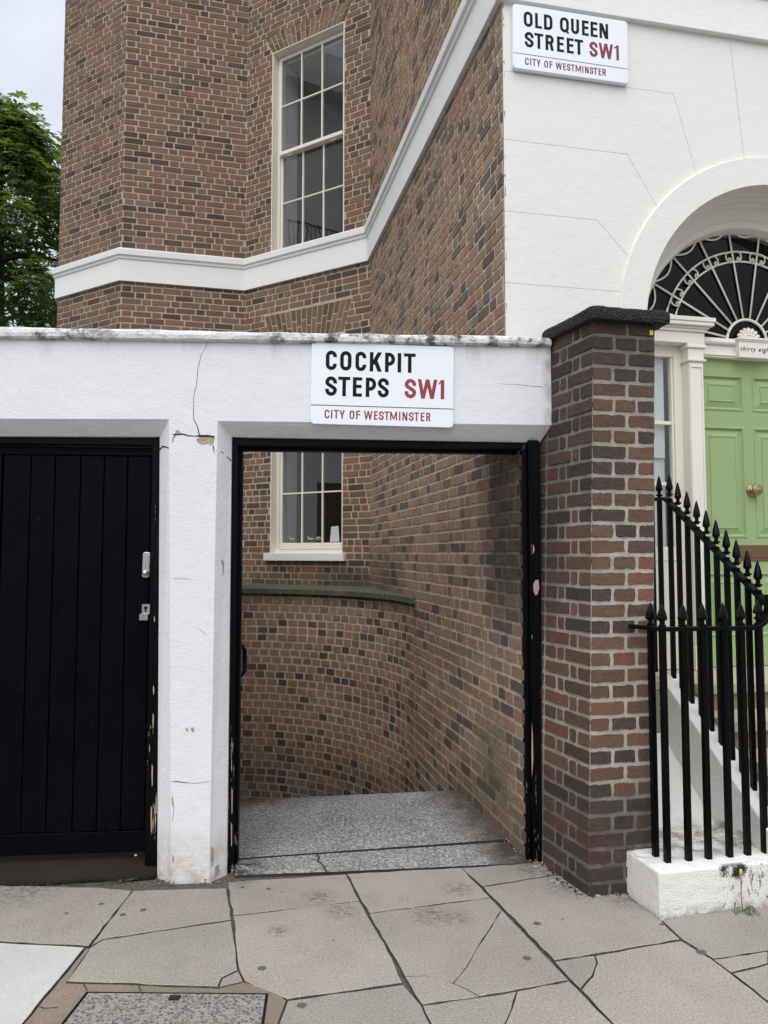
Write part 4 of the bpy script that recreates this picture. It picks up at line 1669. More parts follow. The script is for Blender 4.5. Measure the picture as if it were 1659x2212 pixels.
def bond_front(r, L):
    j = .0125
    c = [0, .187, L] if r % 2 else [0, .115 + random.uniform(-.008, .008), .244 + random.uniform(-.008, .008), L]
    return [(a + (j / 2 if a else 0), e - (j / 2 if e < L else 0)) for a, e in zip(c, c[1:])]


def bond_left(r, L):
    # from the wall end (s=0) to the arris (s=L)
    j = .011
    c = [L, L - .105, L - .17, L - .39, L - .5, 0] if r % 2 else [L, L - .215, L - .28, L - .39, L - .50, 0]
    c = c[::-1]
    return [(a + (j / 2 if a else 0), e - (j / 2 if e < L else 0)) for a, e in zip(c, c[1:])]


def d_pf(s, z):
    return (max(.95 * sm(z, .66, .32), .9 * sm(z, 2.25, 2.7), .35 * sm(z, 1.6, 2.3), .08), 0)


def d_pl(s, z):
    return (max(.85 * sm(z, .8, .35), .75 * sm(z, 1.5, 2.1), .3 + .5 * sm(s, .47, .3) * sm(z, 1.0, 1.5)), 0)


pb = MB()
z0p = -.02
random.seed(21)
wall_bricks(pb, [(PG.x, PG.y), (PR.x, PR.y)], z0p, 2.785, bond=bond_front, dirt=d_pf, lean=LEAN, joint=.0135, npt=4, jit=.0026, cornerrnd=1)
wall_bricks(pb, [(PLb.x, PLb.y), (PG.x, PG.y)], z0p, 2.785, bond=bond_left, dirt=d_pl, lean=LEAN, joint=.0125, npt=3, jit=.0026, cornerrnd=-1)
wall_bricks(pb, [(PR.x, PR.y), (PRb.x, PRb.y)], z0p, 2.77, dirt=d_pf, lean=LEAN)
pb.build('shaft', [M_BRICK_PIL, M_MORT_PIL], pil, attr=True, recalc=False)

# cap: rough slab subdivided and roughened
b = MB()
cz0, cz1 = 2.780, 2.850
lx = LEAN * 2.8
o_ = .052
nl = Vector((-ld.y, ld.x))           # outward of left face
nf = Vector((fd2.y, -fd2.x))
g0 = PG + nl * .035 + nf * o_ * .9
capring = [g0 + fd2 * 0, PR + nf * o_ * .9 + fd2 * .056, PR + (PRb - PR) * .8 + fd2 * .056, PG + ld * .40 + nl * .035]
capring = [Vector((p.x + lx, p.y)) for p in capring]
NS = 14


def cap_ring(inset, z):
    c = sum(capring, Vector((0, 0))) / 4
    out = []
    for k in range(4):
        a, e = capring[k], capring[(k + 1) % 4]
        for i in range(NS):
            p = a.lerp(e, i / NS)
            p = p + (c - p).normalized() * inset
            nz = mnoise.noise(Vector((p.x * 28, p.y * 28, z * 28)))
            out.append((p.x + nz * .004, p.y + nz * .004, z + mnoise.noise(Vector((p.x * 22 + 9, p.y * 22, z))) * .005))
    return out


b.rings([cap_ring(.02, cz0), cap_ring(.003, cz0 + .004), cap_ring(0, cz0 + .02), cap_ring(.0, cz0 + .045), cap_ring(.003, cz1 - .012), cap_ring(.02, cz1), cap_ring(.12, cz1 + .012)])
b.build('cap', M_CAP, pil, smooth=False)
b = MB()
PF = Frame((PG.x + LEAN * 2.7, PG.y), 11.3)
ts, tz = PF.at(1405.5, 719.5)
b.box(PF, ts - .009, ts + .010, tz - .012, tz + .012, -.007, -.001)
b.build('reflector_tag', M_YTAG, pil)

# ================================================================ curved retaining wall with ledge
ret = thing('retaining_wall', 'curved header-bond brick retaining wall with a mossy stone ledge beside the steps', 'wall', (-.3, 7.2, 0))
cR, cc_ = 2.0, Vector((-1.70, 5.74))
arc = [Vector((.262, 6.08))] + [cc_ + Vector((math.cos(R(a)), math.sin(R(a)))) * cR for a in range(13, 94, 4)] + [Vector((-3.6, 7.80))]
mbk = MB()


def d_ret(s, z):
    return (max(.6 * sm(z, 1.0, 1.2), .35 * sm(z, -.2, -.6)), .12 * sm(z, .9, 1.2))


wall_bricks(mbk, [(p.x, p.y) for p in reversed(arc)], -2.2, 1.20, bond='header', dirt=d_ret, joint=.0115)
mbk.build('face', [M_BRICK_HEAD, M_MORT_HEAD], ret, attr=True, recalc=False)
b = MB()
rs = []
arcC = [p for p in arc]
for k, p in enumerate(arcC):
    t = (arcC[min(k + 1, len(arcC) - 1)] - arcC[max(k - 1, 0)]).normalized()
    n1 = Vector((-t.y, t.x))                      # towards the steps
    back = 1.3 if k > 3 else .1 + .3 * k
    rs.append([(p.x + n1.x * .035, p.y + n1.y * .035, 1.195), (p.x + n1.x * .035, p.y + n1.y * .035, 1.252), (p.x - n1.x * back, p.y - n1.y * back, 1.262), (p.x - n1.x * back, p.y - n1.y * back, 1.195)])
b.rings(rs)
b.build('coping', M_LEDGE, ret, bevel=.005, seg=1)

# ================================================================ white boundary wall
bw = thing('boundary_wall', 'white painted boundary wall with black plank door and open gateway', 'wall', WAL.pt(0, 0, .15))
ZC = 2.735
b = MB()
P = WAL.pt
FL = {}
ZL, ZR_ = 2.312, 2.318       # arris of the lintels
zb2 = 2.242
e = [(-.149, 2.32), (.097, 2.315)]
SR_ = 1.872
SLO = -1.30                  # far side of the black door opening
# front of beam and pier
b.face([P(SLO, 2.305), P(-.149, 2.32), P(.097, 2.315), P(SR_, 2.321), P(SR_, ZC + .012), P(-6, ZC - .02), P(-6, 2.30)])
b.face([P(-.099, -.02), P(.087, -.02), P(.097, 2.315), P(-.149, 2.32)])
b.face([P(-6, -.02), P(SLO, -.02), P(SLO, 2.305), P(-6, 2.30)])
# chamfers
CO = .08
b.face([P(-.185, -.02, CO), P(-.099, -.02), P(-.149, 2.32), P(-.212, zb2, CO)])
b.face([P(.087, -.02), P(.163, -.02, CO), P(.160, zb2 + .004, CO), P(.097, 2.315)])
b.face([P(-.212, zb2, CO), P(-.149, 2.32), P(SLO, 2.305), P(SLO, zb2 - .012, CO)])
b.face([P(.097, 2.315), P(.160, zb2 + .004, CO), P(1.83, 2.238, CO), P(SR_, 2.321)])
b.face([P(SR_, 2.321), P(1.83, 2.238, CO), P(1.83, 2.8, CO), P(SR_, ZC + .012)])
# inner jambs and soffits
TH = .30
b.face([P(-.185, -.02, TH), P(-.185, -.02, CO), P(-.212, zb2, CO), P(-.212, zb2, TH)])
b.face([P(.163, -.02, CO), P(.163, -.02, TH), P(.160, zb2 + .004, TH), P(.160, zb2 + .004, CO)])
b.face([P(-.212, zb2, TH), P(-.212, zb2, CO), P(SLO, zb2 - .012, CO), P(SLO, zb2 - .012, TH)])
b.face([P(.160, zb2 + .004, CO), P(.160, zb2 + .004, TH), P(1.83, 2.238, TH), P(1.83, 2.238, CO)])
b.face([P(SLO, -.02, 0), P(SLO, -.02, TH), P(SLO, zb2 - .012, TH), P(SLO, zb2 - .012, CO), P(SLO, 2.305, 0)])
# back and top
b.face([P(-6, 2.24, TH), P(SLO, zb2 - .012, TH), P(-.212, zb2, TH), P(.160, zb2 + .004, TH), P(1.83, 2.238, TH), P(1.83, 2.77, TH), P(-6, 2.74, TH)])
b.face([P(-.185, -.02, TH), P(.163, -.02, TH), P(.160, zb2 + .004, TH), P(-.212, zb2, TH)])
b.face([P(-6, -.02, TH), P(SLO, -.02, TH), P(SLO, zb2 - .012, TH), P(-6, 2.24, TH)])
wall_o = b.build('masonry', M_RENDER, bw, bevel=.007, seg=3, weld=True)

# coping: lumpy, old, hand-finished
b = MB()
rs = []
nn = 150
for k in range(nn + 1):
    s = -5.9 + (1.868 + 5.9) * k / nn
    top = 2.783 + .008 * s
    bot = 2.728 + .010 * s
    wob = lambda i, a=.004: mnoise.noise(Vector((s * 6 + i * 7.3, i * 3.1, 0))) * a + mnoise.noise(Vector((s * 30 + i * 5, i, 3))) * .0022
    ov = -.030
    rs.append([P(s, bot + wob(1), .33), P(s, bot + wob(2), ov + .012 + wob(7)), P(s, bot + .008 + wob(3), ov + wob(8)), P(s, (bot + top) / 2 + wob(3), ov - .002 + wob(9)), P(s, top - .010 + wob(4, .006), ov + .003 + wob(10)), P(s, top + wob(5, .007), ov + .016 + wob(11)), P(s, top + .012 + wob(6, .006), .15), P(s, top - .005, .33)])
b.rings(rs)
b.build('coping', M_COPING, bw, smooth=False)


def crack_strip(mb, pts_, off, w0=.002, m=0, frame=WAL):
    for (x0, y0, a0_), (x1, y1, a1_) in zip(pts_, pts_[1:]):
        s0, z0 = frame.at(x0, y0)
        s1, z1 = frame.at(x1, y1)
        d = Vector((s1 - s0, z1 - z0)).normalized()
        nrm = Vector((-d.y, d.x))
        mb.face([frame.pt(s0 - nrm.x * a0_, z0 - nrm.y * a0_, off), frame.pt(s0 + nrm.x * a0_, z0 + nrm.y * a0_, off), frame.pt(s1 + nrm.x * a1_, z1 + nrm.y * a1_, off), frame.pt(s1 - nrm.x * a1_, z1 - nrm.y * a1_, off)], m)


def wiggle(pts_, n, amp):
    out = []
    for (x0, y0, a), (x1, y1, c) in zip(pts_, pts_[1:]):
        for k in range(n):
            f = k / n
            out.append((x0 + (x1 - x0) * f + (random.uniform(-amp, amp) if k else 0), y0 + (y1 - y0) * f + (random.uniform(-amp, amp) if k else 0), a + (c - a) * f))
    out.append(pts_[-1])
    return out


b = MB()
o3 = lambda x, y, w: (x * .358, 675 + y * .358, w)
crack_strip(b, wiggle([o3(1262, 165, .0005), o3(1215, 255, .0009), o3(1195, 330, .0012), o3(1185, 440, .0013), o3(1168, 520, .001), o3(1168, 640, .0015), o3(1195, 700, .0025), o3(1205, 745, .003)], 3, .8), -.0008)
oc = lambda x, y, w: (324 + x * .1302, 907.1 + y * .1302, w)
crack_strip(b, wiggle([oc(375, 238, .002), oc(420, 243, .004), oc(550, 236, .0035), oc(650, 266, .003), oc(740, 270, .002), oc(830, 266, .006), oc(970, 266, .006), oc(1075, 280, .004)], 2, .5), -.0012)
crack_strip(b, wiggle([oc(1045, 430, .003), oc(1060, 490, .0025), oc(1066, 550, .001)], 2, .4), -.0010)
crack_strip(b, [oc(425, 255, .002), oc(385, 300, .002), oc(378, 380, .0012)], -.0010)
crack_strip(b, wiggle([(1080, 829, .0004), (1130, 832, .0008), (1172, 836, .0012)], 3, .5), -.0008)
crack_strip(b, wiggle([(374, 1250, .0006), (395, 1250, .0008), (415, 1252, .0003)], 2, .5), -.0008)
crack_strip(b, wiggle([(373, 1688, .0009), (395, 1690, .0011), (425, 1692, .0009), (452, 1688, .0007)], 4, .7), -.0010)
crack_strip(b, wiggle([(372, 1722, .0006), (376, 1745, .0009), (372, 1775, .0006)], 3, .5), -.0008)
crack_strip(b, wiggle([(428, 1357, .0005), (440, 1366, .0009), (447, 1372, .0005)], 2, .4), -.0008)
crack_strip(b, wiggle([(371, 1687, .0006), (400, 1690, .0009), (425, 1692, .0003)], 2, .5), -.0008)
for pts_ in ([(-.146, 2.170, 0, .003), (-.170, 2.180, .026, .003), (-.190, 2.186, .052, .004), (-.210, 2.172, .078, .005)], [(.092, 2.160, 0, .003), (.115, 2.158, .026, .0025), (.135, 2.14, .052, .003), (.160, 2.118, .078, .003)]):
    sg_ = -1 if pts_[0][0] < 0 else 1
    q_ = [(WAL.pt(s_ + sg_ * .0012, z_, o_2 - .0012), w_) for s_, z_, o_2, w_ in pts_]
    for (p0, w0), (p1, w1) in zip(q_, q_[1:]):
        b.face([p0 - Vector((0, 0, w0)), p0 + Vector((0, 0, w0)), p1 + Vector((0, 0, w1)), p1 - Vector((0, 0, w1))])
b.build('crack', M_CRACK, bw)
b = MB()


def patch(mb, pts_, off, m=0):
    mb.face([WAL.pt(*WAL.at(x, y), off) for x, y in pts_], m)


patch(b, [oc(x, y, 0)[:2] for x, y in ((765, 325), (830, 280), (900, 276), (960, 272), (1030, 276), (1075, 285), (1068, 330), (1050, 405), (1010, 425), (960, 395), (900, 410), (840, 405), (790, 370))], -.0007)
patch(b, [oc(x, y, 0)[:2] for x, y in ((420, 235), (425, 190), (450, 165), (480, 172), (500, 205), (545, 234), (480, 242))], -.0009)
patch(b, [(372, 1845), (377, 1852), (375, 1866), (371, 1858)], -.0008)
patch(b, [(400, 1574), (405, 1571), (407, 1578), (404, 1581)], -.0008)
patch(b, [(411, 1573), (418, 1571), (420, 1579), (415, 1582)], -.0008)
patch(b, [(372, 1716), (375, 1730), (374, 1745), (371, 1735)], -.0008)


def chip(pts_):
    """bare patch on the right-hand chamfer of the pier; f runs across it"""
    b.face([WAL.pt(.092 + .066 * f + .0009, z, .08 * f - .0009) for f, z in pts_])


chip([(.38, 1.585), (.52, 1.60), (.62, 1.575), (.60, 1.53), (.50, 1.515), (.54, 1.545), (.50, 1.57)])
chip([(.05, .16), (.16, .15), (.2, .10), (.12, .06), (.04, .09)])
chip([(.3, .05), (.5, .06), (.6, .02), (.3, .0)])
b.build('bare_plaster', M_PLASTER, bw)

# black plank door with its frame
b = MB()
b.box(WAL, -.252, -.196, -.01, zb2 - .004, .098, .21)
b.box(WAL, SLO, -.252, 2.197, zb2 - .014, .098, .21)
b.box(WAL, SLO, SLO + .056, -.01, 2.197, .098, .21)
dfr = b.build('door_frame', M_OLDBLK, bw, bevel=.003)
b = MB()
DO = .150
edges = [-1.027, -.887, -.764, -.634, -.513, -.392, -.270]
for a, c in zip(edges, edges[1:]):
    b.box(WAL, a + .0022, c - .0022, .20, 2.145, DO + random.uniform(-.001, .001), DO + .03)
b.box(WAL, -1.242, -.258, 2.148, 2.192, DO - .006, DO + .03)
b.box(WAL, -1.242, -.258, .092, .198, DO - .006, DO + .03)
b.box(WAL, -1.242, -1.032, .198, 2.148, DO - .006, DO + .03)
b.box(WAL, -.268, -.256, .198, 2.148, DO - .004, DO + .03)
b.box(WAL, -1.235, -.26, .1, 2.18, DO + .03, DO + .045)
pd = b.build('plank_door', M_DOORBLK, bw, bevel=.003)
b = MB()


def rbox(mb, s0, s1, z0, z1, o0, o1, r=.008, tilt=0.):
    ring = []
    for cx, cz, a0 in ((s1 - r, z0 + r, -90), (s1 - r, z1 - r, 0), (s0 + r, z1 - r, 90), (s0 + r, z0 + r, 180)):
        for k in range(5):
            a = R(a0 + 22.5 * k)
            s, z = cx + r * math.cos(a), cz + r * math.sin(a)
            ring.append(WAL.pt(s + (z - z0) * tilt, z, o0))
    mb.prism(ring, WAL.n * (o1 - o0))


rbox(b, -.303, -.264, 1.502, 1.636, DO - .022, DO - .005, .012, .03)
kpd = b.build('keypad_lock', M_STEEL, pd, bevel=.003)
b = MB()
for r in range(6):
    for c in range(2):
        p = WAL.pt(-.290 + c * .016 + .03 * .12, 1.615 - r * .0115, DO - .022)
        b.lathe(p, [(.0034, 0), (.0034, .004), (.0015, .006)], 8, axis=-WAL.n)
b.build('button', M_CHROME, kpd, smooth=True)
b = MB()
b.lathe(WAL.pt(-.283, 1.527, DO - .022), [(.014, 0), (.0155, .008), (.0155, .018), (.012, .024), (.002, .026)], 14, axis=-WAL.n)
b.build('knob', M_STEEL, kpd, smooth=True)
b = MB()
rbox(b, -.302, -.260, 1.312, 1.362, DO - .010, DO - .005, .003)
rbox(b, -.309, -.264, 1.280, 1.310, DO - .034, DO - .028, .003)
b.box(WAL, -.306, -.262, 1.306, 1.314, DO - .034, DO - .006)
lk = b.build('latch_pull', M_CHROME, pd, bevel=.001, seg=1)
b = MB()
b.lathe(WAL.pt(-.282, 1.343, DO - .010), [(.009, 0), (.009, .003), (.003, .004)], 12, axis=-WAL.n)
b.box(WAL, -.286, -.278, 1.322, 1.338, DO - .0125, DO - .010)
b.build('keyhole', M_BLACK, lk)

# open gateway: frame and the gate leaf folded back inside
b = MB()
b.box(WAL, .163, .190, -.01, 2.246, .10, .17)
b.box(WAL, .163, .207, -.01, 2.246, .17, .235)
b.box(WAL, 1.757, 1.808, -.01, 2.246, .052, .125)
b.box(WAL, 1.767, 1.774, .02, 2.19, .048, .052)
b.box(WAL, 1.733, 1.757, -.01, 2.20, .088, .150)
b.box(WAL, 1.800, 1.822, -.01, 2.246, .070, .125)
b.box(WAL, .190, 1.83, 2.203, 2.238, .10, .17)
b.box(WAL, .207, 1.83, 2.188, 2.232, .17, .235)
gf = b.build('gate_frame', M_OLDBLK, bw, bevel=.003)
b = MB()


def splinter(pts_, off):
    b.face([WAL.pt(*WAL.at(x, y, off), off) for x, y in pts_])


splinter([(1147.5, 1174), (1153, 1178), (1155, 1188), (1152, 1196), (1148, 1199)], .0512)
splinter([(1152, 1262), (1156, 1254), (1163, 1252), (1165, 1270), (1161, 1284), (1156, 1286), (1152, 1275)], .0512)
splinter([(1149, 1560), (1151, 1590), (1152, 1640), (1149, 1680), (1148, 1620)], .0512)
for (x, y0, y1) in ((331, 1480, 1502), (330, 1540, 1575), (328, 1650, 1700), (326, 1740, 1800), (333, 1330, 1345)):
    splinter([(x, y0), (x + 2.2, y0 + 6), (x + 1.8, y1 - 5), (x + .4, y1), (x - .8, (y0 + y1) / 2)], .0972)
for (x, y0, y1) in ((500, 1700, 1760), (499, 1775, 1830)):
    splinter([(x, y0), (x + 2.4, y0 + 8), (x + 2.0, y1 - 6), (x + .2, y1)], .0992)
b.build('bare_wood', M_PRIMER, bw)
b = MB()
# gate leaf stands open against the inner left side
h0 = WAL.pt(.185, 0, .25)
hd_ = Vector((-.232, 1., 0)).normalized()
hn_ = Vector((-hd_.y, hd_.x, 0))
GL = Frame((h0.x + .012, h0.y), math.degrees(math.atan2(hd_.y, hd_.x)))
b.box(GL, .0, .80, .02, 2.15, .0, .04)
b.box(GL, .0, .80, .02, .14, -.008, .0)
b.box(GL, .0, .80, 2.04, 2.15, -.008, .0)
gl_ = b.build('gate_leaf', M_OLDBLK, bw, bevel=.003)
b = MB()
hp = [GL.pt(.56, 1.06, -.0), GL.pt(.56, 1.055, -.03), GL.pt(.56, 1.03, -.047), GL.pt(.56, .90, -.047), GL.pt(.56, .875, -.03), GL.pt(.56, .87, 0)]
b.tube(hp, .014, 8)
b.build('pull_handle', M_BLACK, gl_, smooth=True)
# garden wall returning behind the gate leaf
b = MB()
rw = MB()
wall_bricks(rw, [(-1.02, 4.0), (-1.95, 8.0)], -2.2, 2.6, dirt=lambda s, z: (.2, 0))
rw.build('return_wall', [M_BRICK_FAR, M_MORT_FAR], bw, attr=True, recalc=False)

# door step
b = MB()
rs = []
for k in range(31):
    s = -1.28 + 1.09 * k / 30
    w = lambda i, a: mnoise.noise(Vector((s * 5 + i * 3, i, 0))) * a
    fo = .015 + .05 * k / 30
    rs.append([WAL.pt(s, -.02, .34), WAL.pt(s, -.02, fo - .01 + w(1, .015)), WAL.pt(s, .015 + w(2, .01), fo + w(1, .015)), WAL.pt(s, .045 + w(3, .012), fo + .05 + w(5, .01)), WAL.pt(s, .055 + w(4, .010), .14), WAL.pt(s, .06 + w(6, .01), .22), WAL.pt(s, .05, .34)])
b.rings(rs)
tag(b.build('door_step', M_DARKSTONE, smooth=True), 'worn damp brown stone step under the black plank door', 'step')

# ================================================================ street signs
def letter(ch, w, t):
    """list of polygons in a w x 1 box"""
    out = []
    l, r, bt_, T = t / 2, w - t / 2, t / 2, 1 - t / 2
    rx = (w - t) / 2
    ry = min(rx * 1.05, .5 - t / 2)
    cx = w / 2

    def ribbon(p, closed=False):
        n = len(p)
        V = [Vector(q) for q in p]
        L_, R__ = [], []
        for i in range(n):
            a = V[i - 1] if (i or closed) else V[i]
            c = V[(i + 1) % n] if (i < n - 1 or closed) else V[i]
            d1 = (V[i] - a).normalized() if (V[i] - a).length > 1e-6 else (c - V[i]).normalized()
            d2 = (c - V[i]).normalized() if (c - V[i]).length > 1e-6 else d1
            n1, n2 = Vector((-d1.y, d1.x)), Vector((-d2.y, d2.x))
            q = (n1 + n2).normalized()
            h = t / 2 / max(.5, q.dot(n1))
            L_.append(V[i] + q * h); R__.append(V[i] - q * h)
        for i in range(n if closed else n - 1):
            j = (i + 1) % n
            out.append([R__[i], R__[j], L_[j], L_[i]])

    def rect(x0, z0, x1, z1):
        out.append([Vector((x0, z0)), Vector((x1, z0)), Vector((x1, z1)), Vector((x0, z1))])

    def diag(xb, xt, th, z0=0., z1=1.):
        out.append([Vector((xb - th / 2, z0)), Vector((xb + th / 2, z0)), Vector((xt + th / 2, z1)), Vector((xt - th / 2, z1))])

    def arcp(x, z, a0, a1, n=9, rx_=None, ry_=None):
        return [(x + (rx_ or rx) * math.cos(R(a0 + (a1 - a0) * k / n)), z + (ry_ or ry) * math.sin(R(a0 + (a1 - a0) * k / n))) for k in range(n + 1)]
    if ch in 'OQ':
        ribbon(arcp(cx, T - ry, 0, 180) + arcp(cx, bt_ + ry, 180, 360), True)
        if ch == 'Q':
            out.append([Vector((w * .52, .17)), Vector((w * .74, .17)), Vector((w * 1.06, -.01)), Vector((w * .84, -.06))])
    elif ch == 'C':
        ribbon([(r, .665)] + arcp(cx, T - ry, 0, 180) + arcp(cx, bt_ + ry, 180, 360) + [(r, .335)])
    elif ch == 'S':
        p = [(r, T - ry - .05)] + arcp(cx, T - ry, 0, 180)
        z0, z1 = T - ry, bt_ + ry
        for k in range(1, 10):
            f = k / 10
            x = l * ((1 - f) ** 3 + 3 * f * (1 - f) ** 2) + r * (f ** 3 + 3 * f * f * (1 - f))
            z = z0 * (1 - f) ** 3 + 3 * (z0 - .14) * f * (1 - f) ** 2 + 3 * (z1 + .14) * f * f * (1 - f) + z1 * f ** 3
            p.append((x, z))
        p += arcp(cx, z1, 0, -180) + [(l, z1 + .05)]
        ribbon(p)
    elif ch in 'PR':
        rect(0, 0, t, 1)
        zb_ = .50 if ch == 'R' else .42
        mz = (T + zb_) / 2 + .0
        rr = (T - zb_) / 2
        ribbon([(t * .5, T)] + arcp(r - rr * .85, mz, 90, -90, 10, rr * .85, rr) + [(t * .5, zb_)])
        if ch == 'R':
            diag(w - t * .55, w * .62, t * 1.05, 0, zb_)
    elif ch == 'D':
        rect(0, 0, t, 1)
        rr = min(rx * 1.1, .42)
        ribbon([(t * .5, T)] + arcp(r - rr, T - rr, 90, 0, 7, rr, rr) + arcp(r - rr, bt_ + rr, 0, -90, 7, rr, rr) + [(t * .5, bt_)])
    elif ch == 'U':
        ribbon([(l, 1)] + arcp(cx, bt_ + ry, 180, 360) + [(r, 1)])
    elif ch in 'EFL':
        rect(0, 0, t, 1)
        hh = t * .9
        if ch != 'F':
            rect(t, 0, w, hh)
        if ch != 'L':
            rect(t, 1 - hh, w, 1)
            rect(t, .5 - hh / 2 + .03, w * .94, .5 + hh / 2 + .03)
    elif ch == 'T':
        rect(0, 1 - t * .9, w, 1)
        rect(cx - t / 2, 0, cx + t / 2, 1 - t * .9)
    elif ch == 'I':
        rect(cx - t / 2, 0, cx + t / 2, 1)
    elif ch == 'N':
        rect(0, 0, t * .95, 1); rect(w - t * .95, 0, w, 1)
        diag(w - t * .62, t * .62, t * 1.2)
    elif ch == 'M':
        rect(0, 0, t * .92, 1); rect(w - t * .92, 0, w, 1)
        diag(cx, t * .5, t * .95, .12, 1); diag(cx, w - t * .5, t * .95, .12, 1)
    elif ch == 'W':
        th = t * .98
        diag(w * .27, th / 2, th); diag(w * .27, cx, th); diag(w * .73, cx, th); diag(w * .73, w - th / 2, th)
    elif ch == 'Y':
        rect(cx - t / 2, 0, cx + t / 2, .44)
        diag(cx, t * .55, t * 1.08, .38, 1); diag(cx, w - t * .55, t * 1.08, .38, 1)
    elif ch == 'K':
        rect(0, 0, t, 1)
        diag(t * .9, w - t * .62, t * 1.2, .36, 1)
        diag(w - t * .6, w * .44, t * 1.18, 0, .60)
    elif ch == '1':
        rect(w - t, 0, w, 1)
        out.append([Vector((0, .74)), Vector((w - t, .83)), Vector((w - t, 1)), Vector((w * .4, .95)), Vector((w * .2, .87)), Vector((0, .86))])
    return out


def text_mesh(fr, s0, zt, W_, H_, rot, items, off, th=.0006):
    """items: (char, u0, u1, vtop, vbottom) as fractions of the plate; rot tilts the whole in its plane"""
    mb = MB()
    k = 0
    for ch, u0, u1, v0, v1, tf in items:
        ht = (v1 - v0) * H_
        wd = (u1 - u0) * W_ / ht
        for poly in letter(ch, wd, tf):
            k += 1
            pts_ = []
            for q in poly:
                x, y = u0 * W_ + q.x * ht, -(v1 * H_) + q.y * ht
                pts_.append(fr.pt(s0 + x * math.cos(rot) - y * math.sin(rot), zt + x * math.sin(rot) + y * math.cos(rot), off - (k % 7) * .00007))
            mb.prism(pts_, fr.n * th)
    return mb


def sign(name, label, fr, s0, zt, W_, H_, rot, off, thick, black, red, small, rule, red_m, rad=.022, fixings=False):
    root = thing(name, label, 'street sign', fr.pt(s0 + W_ / 2, zt - H_ / 2, off), 'street name plates')
    q = lambda x, y, o: fr.pt(s0 + x * math.cos(rot) - y * math.sin(rot), zt + x * math.sin(rot) + y * math.cos(rot), o)
    ring = []
    for cx, cz, a0 in ((W_ - rad, -H_ + rad, -90), (W_ - rad, -rad, 0), (rad, -rad, 90), (rad, -H_ + rad, 180)):
        for k in range(6):
            a = R(a0 + 18 * k)
            ring.append((cx + rad * math.cos(a), cz + rad * math.sin(a)))
    b = MB()
    b.prism([q(x, y, off) for x, y in ring], fr.n * thick)
    b.build('plate', M_SIGNW, root, bevel=.003)
    o2 = off - .0006
    text_mesh(fr, s0, zt, W_, H_, rot, black, o2).build('black_lettering', M_SBLACK, root)
    text_mesh(fr, s0, zt, W_, H_, rot, red, o2).build('red_lettering', red_m, root)
    text_mesh(fr, s0, zt, W_, H_, rot, small, o2).build('red_lettering', red_m, root)
    b = MB()
    v0, v1 = rule
    b.prism([q(.002, -v1 * H_, o2), q(W_ - .002, -v1 * H_, o2), q(W_ - .002, -v0 * H_, o2), q(.002, -v0 * H_, o2)], fr.n * .0005)
    b.build('rule_line', M_SBLACK, root)
    return root


def row(txt, xs, x0, wid, v0, v1, tf):
    chars = [c for c in txt if c != ' ']
    return [(c, (a - x0) / wid, (e_ - x0) / wid, v0, v1, tf) for c, (a, e_) in zip(chars, xs)]


tl, tr = WAL.at(673.3, 737.5, -.012), WAL.at(980.9, 748.2, -.012)
bl2 = WAL.at(672, 914.7, -.012)
br2 = WAL.at(979.8, 924.3, -.012)
ROT1 = (math.atan2(tr[1] - tl[1], tr[0] - tl[0]) + math.atan2(br2[1] - bl2[1], br2[0] - bl2[0])) / 2
W1 = tr[0] - tl[0]
H1 = (tl[1] - bl2[1] + tr[1] - br2[1]) / 2
X0, WD = 115, 1430
sign('street_sign', 'white COCKPIT STEPS SW1 street nameplate fixed over the gateway', WAL, tl[0], tl[1], W1, H1, ROT1, -.013, .012,
     row('COCKPIT', [(258, 367), (400, 513), (552, 660), (695, 817), (848, 948), (977, 1008), (1037, 1155)], X0, WD, .104, .341, .184)
     + row('STEPS', [(257, 373), (385, 503), (530, 622), (659, 762), (778, 890)], X0, WD, .418, .654, .184),
     row('SW1', [(1048, 1164), (1180, 1377), (1392, 1448)], X0, WD, .416, .653, .184),
     row('CITY OF WESTMINSTER', [(255, 303), (319, 331), (345, 396), (402, 455), (502, 549), (567, 608), (645, 729), (745, 782), (792, 843), (848, 898), (905, 975), (994, 1009), (1028, 1078), (1092, 1143), (1147, 1195), (1213, 1250), (1268, 1310)], X0, WD, .824, .928, .160),
     (.766, .775), M_SRED)

tl, tr = FAC.at(1107.3, 7.3, -.03), FAC.at(1354.3, 47.8, -.03)
bl2, br2 = FAC.at(1107.3, 145.8, -.03), FAC.at(1357.4, 183.2, -.03)
W2 = (tr[0] - tl[0] + br2[0] - bl2[0]) / 2
H2 = (tl[1] - bl2[1] + tr[1] - br2[1]) / 2
X0, WD = 150, 1366
sign('street_sign', 'white OLD QUEEN STREET SW1 nameplate mounted high on the cream stucco', FAC, tl[0], tl[1], W2, H2, 0., -.032, .030,
     row('OLDQUEEN', [(275, 378), (407, 487), (510, 610), (698, 803), (830, 925), (960, 1040), (1063, 1147), (1170, 1275)], X0, WD, .096, .333, .184)
     + row('STREET', [(283, 387), (395, 500), (525, 622), (660, 742), (775, 857), (868, 970)], X0, WD, .412, .650, .184),
     row('SW1', [(1045, 1145), (1158, 1330), (1345, 1402)], X0, WD, .412, .650, .184),
     row('CITY OF WESTMINSTER', [(285, 328), (345, 355), (367, 412), (418, 465), (508, 552), (569, 604), (640, 715), (729, 762), (772, 817), (822, 866), (875, 940), (956, 967), (987, 1030), (1043, 1090), (1093, 1137), (1150, 1183), (1197, 1240)], X0, WD, .820, .927, .160),
     (.762, .770), M_SMAROON)

# ================================================================ plants and litter
tree = thing('chestnut_tree', 'tall leafy horse chestnut tree rising behind the white wall', 'tree', (-11.6, 19.5, -2.2))
random.seed(5)
b = MB()


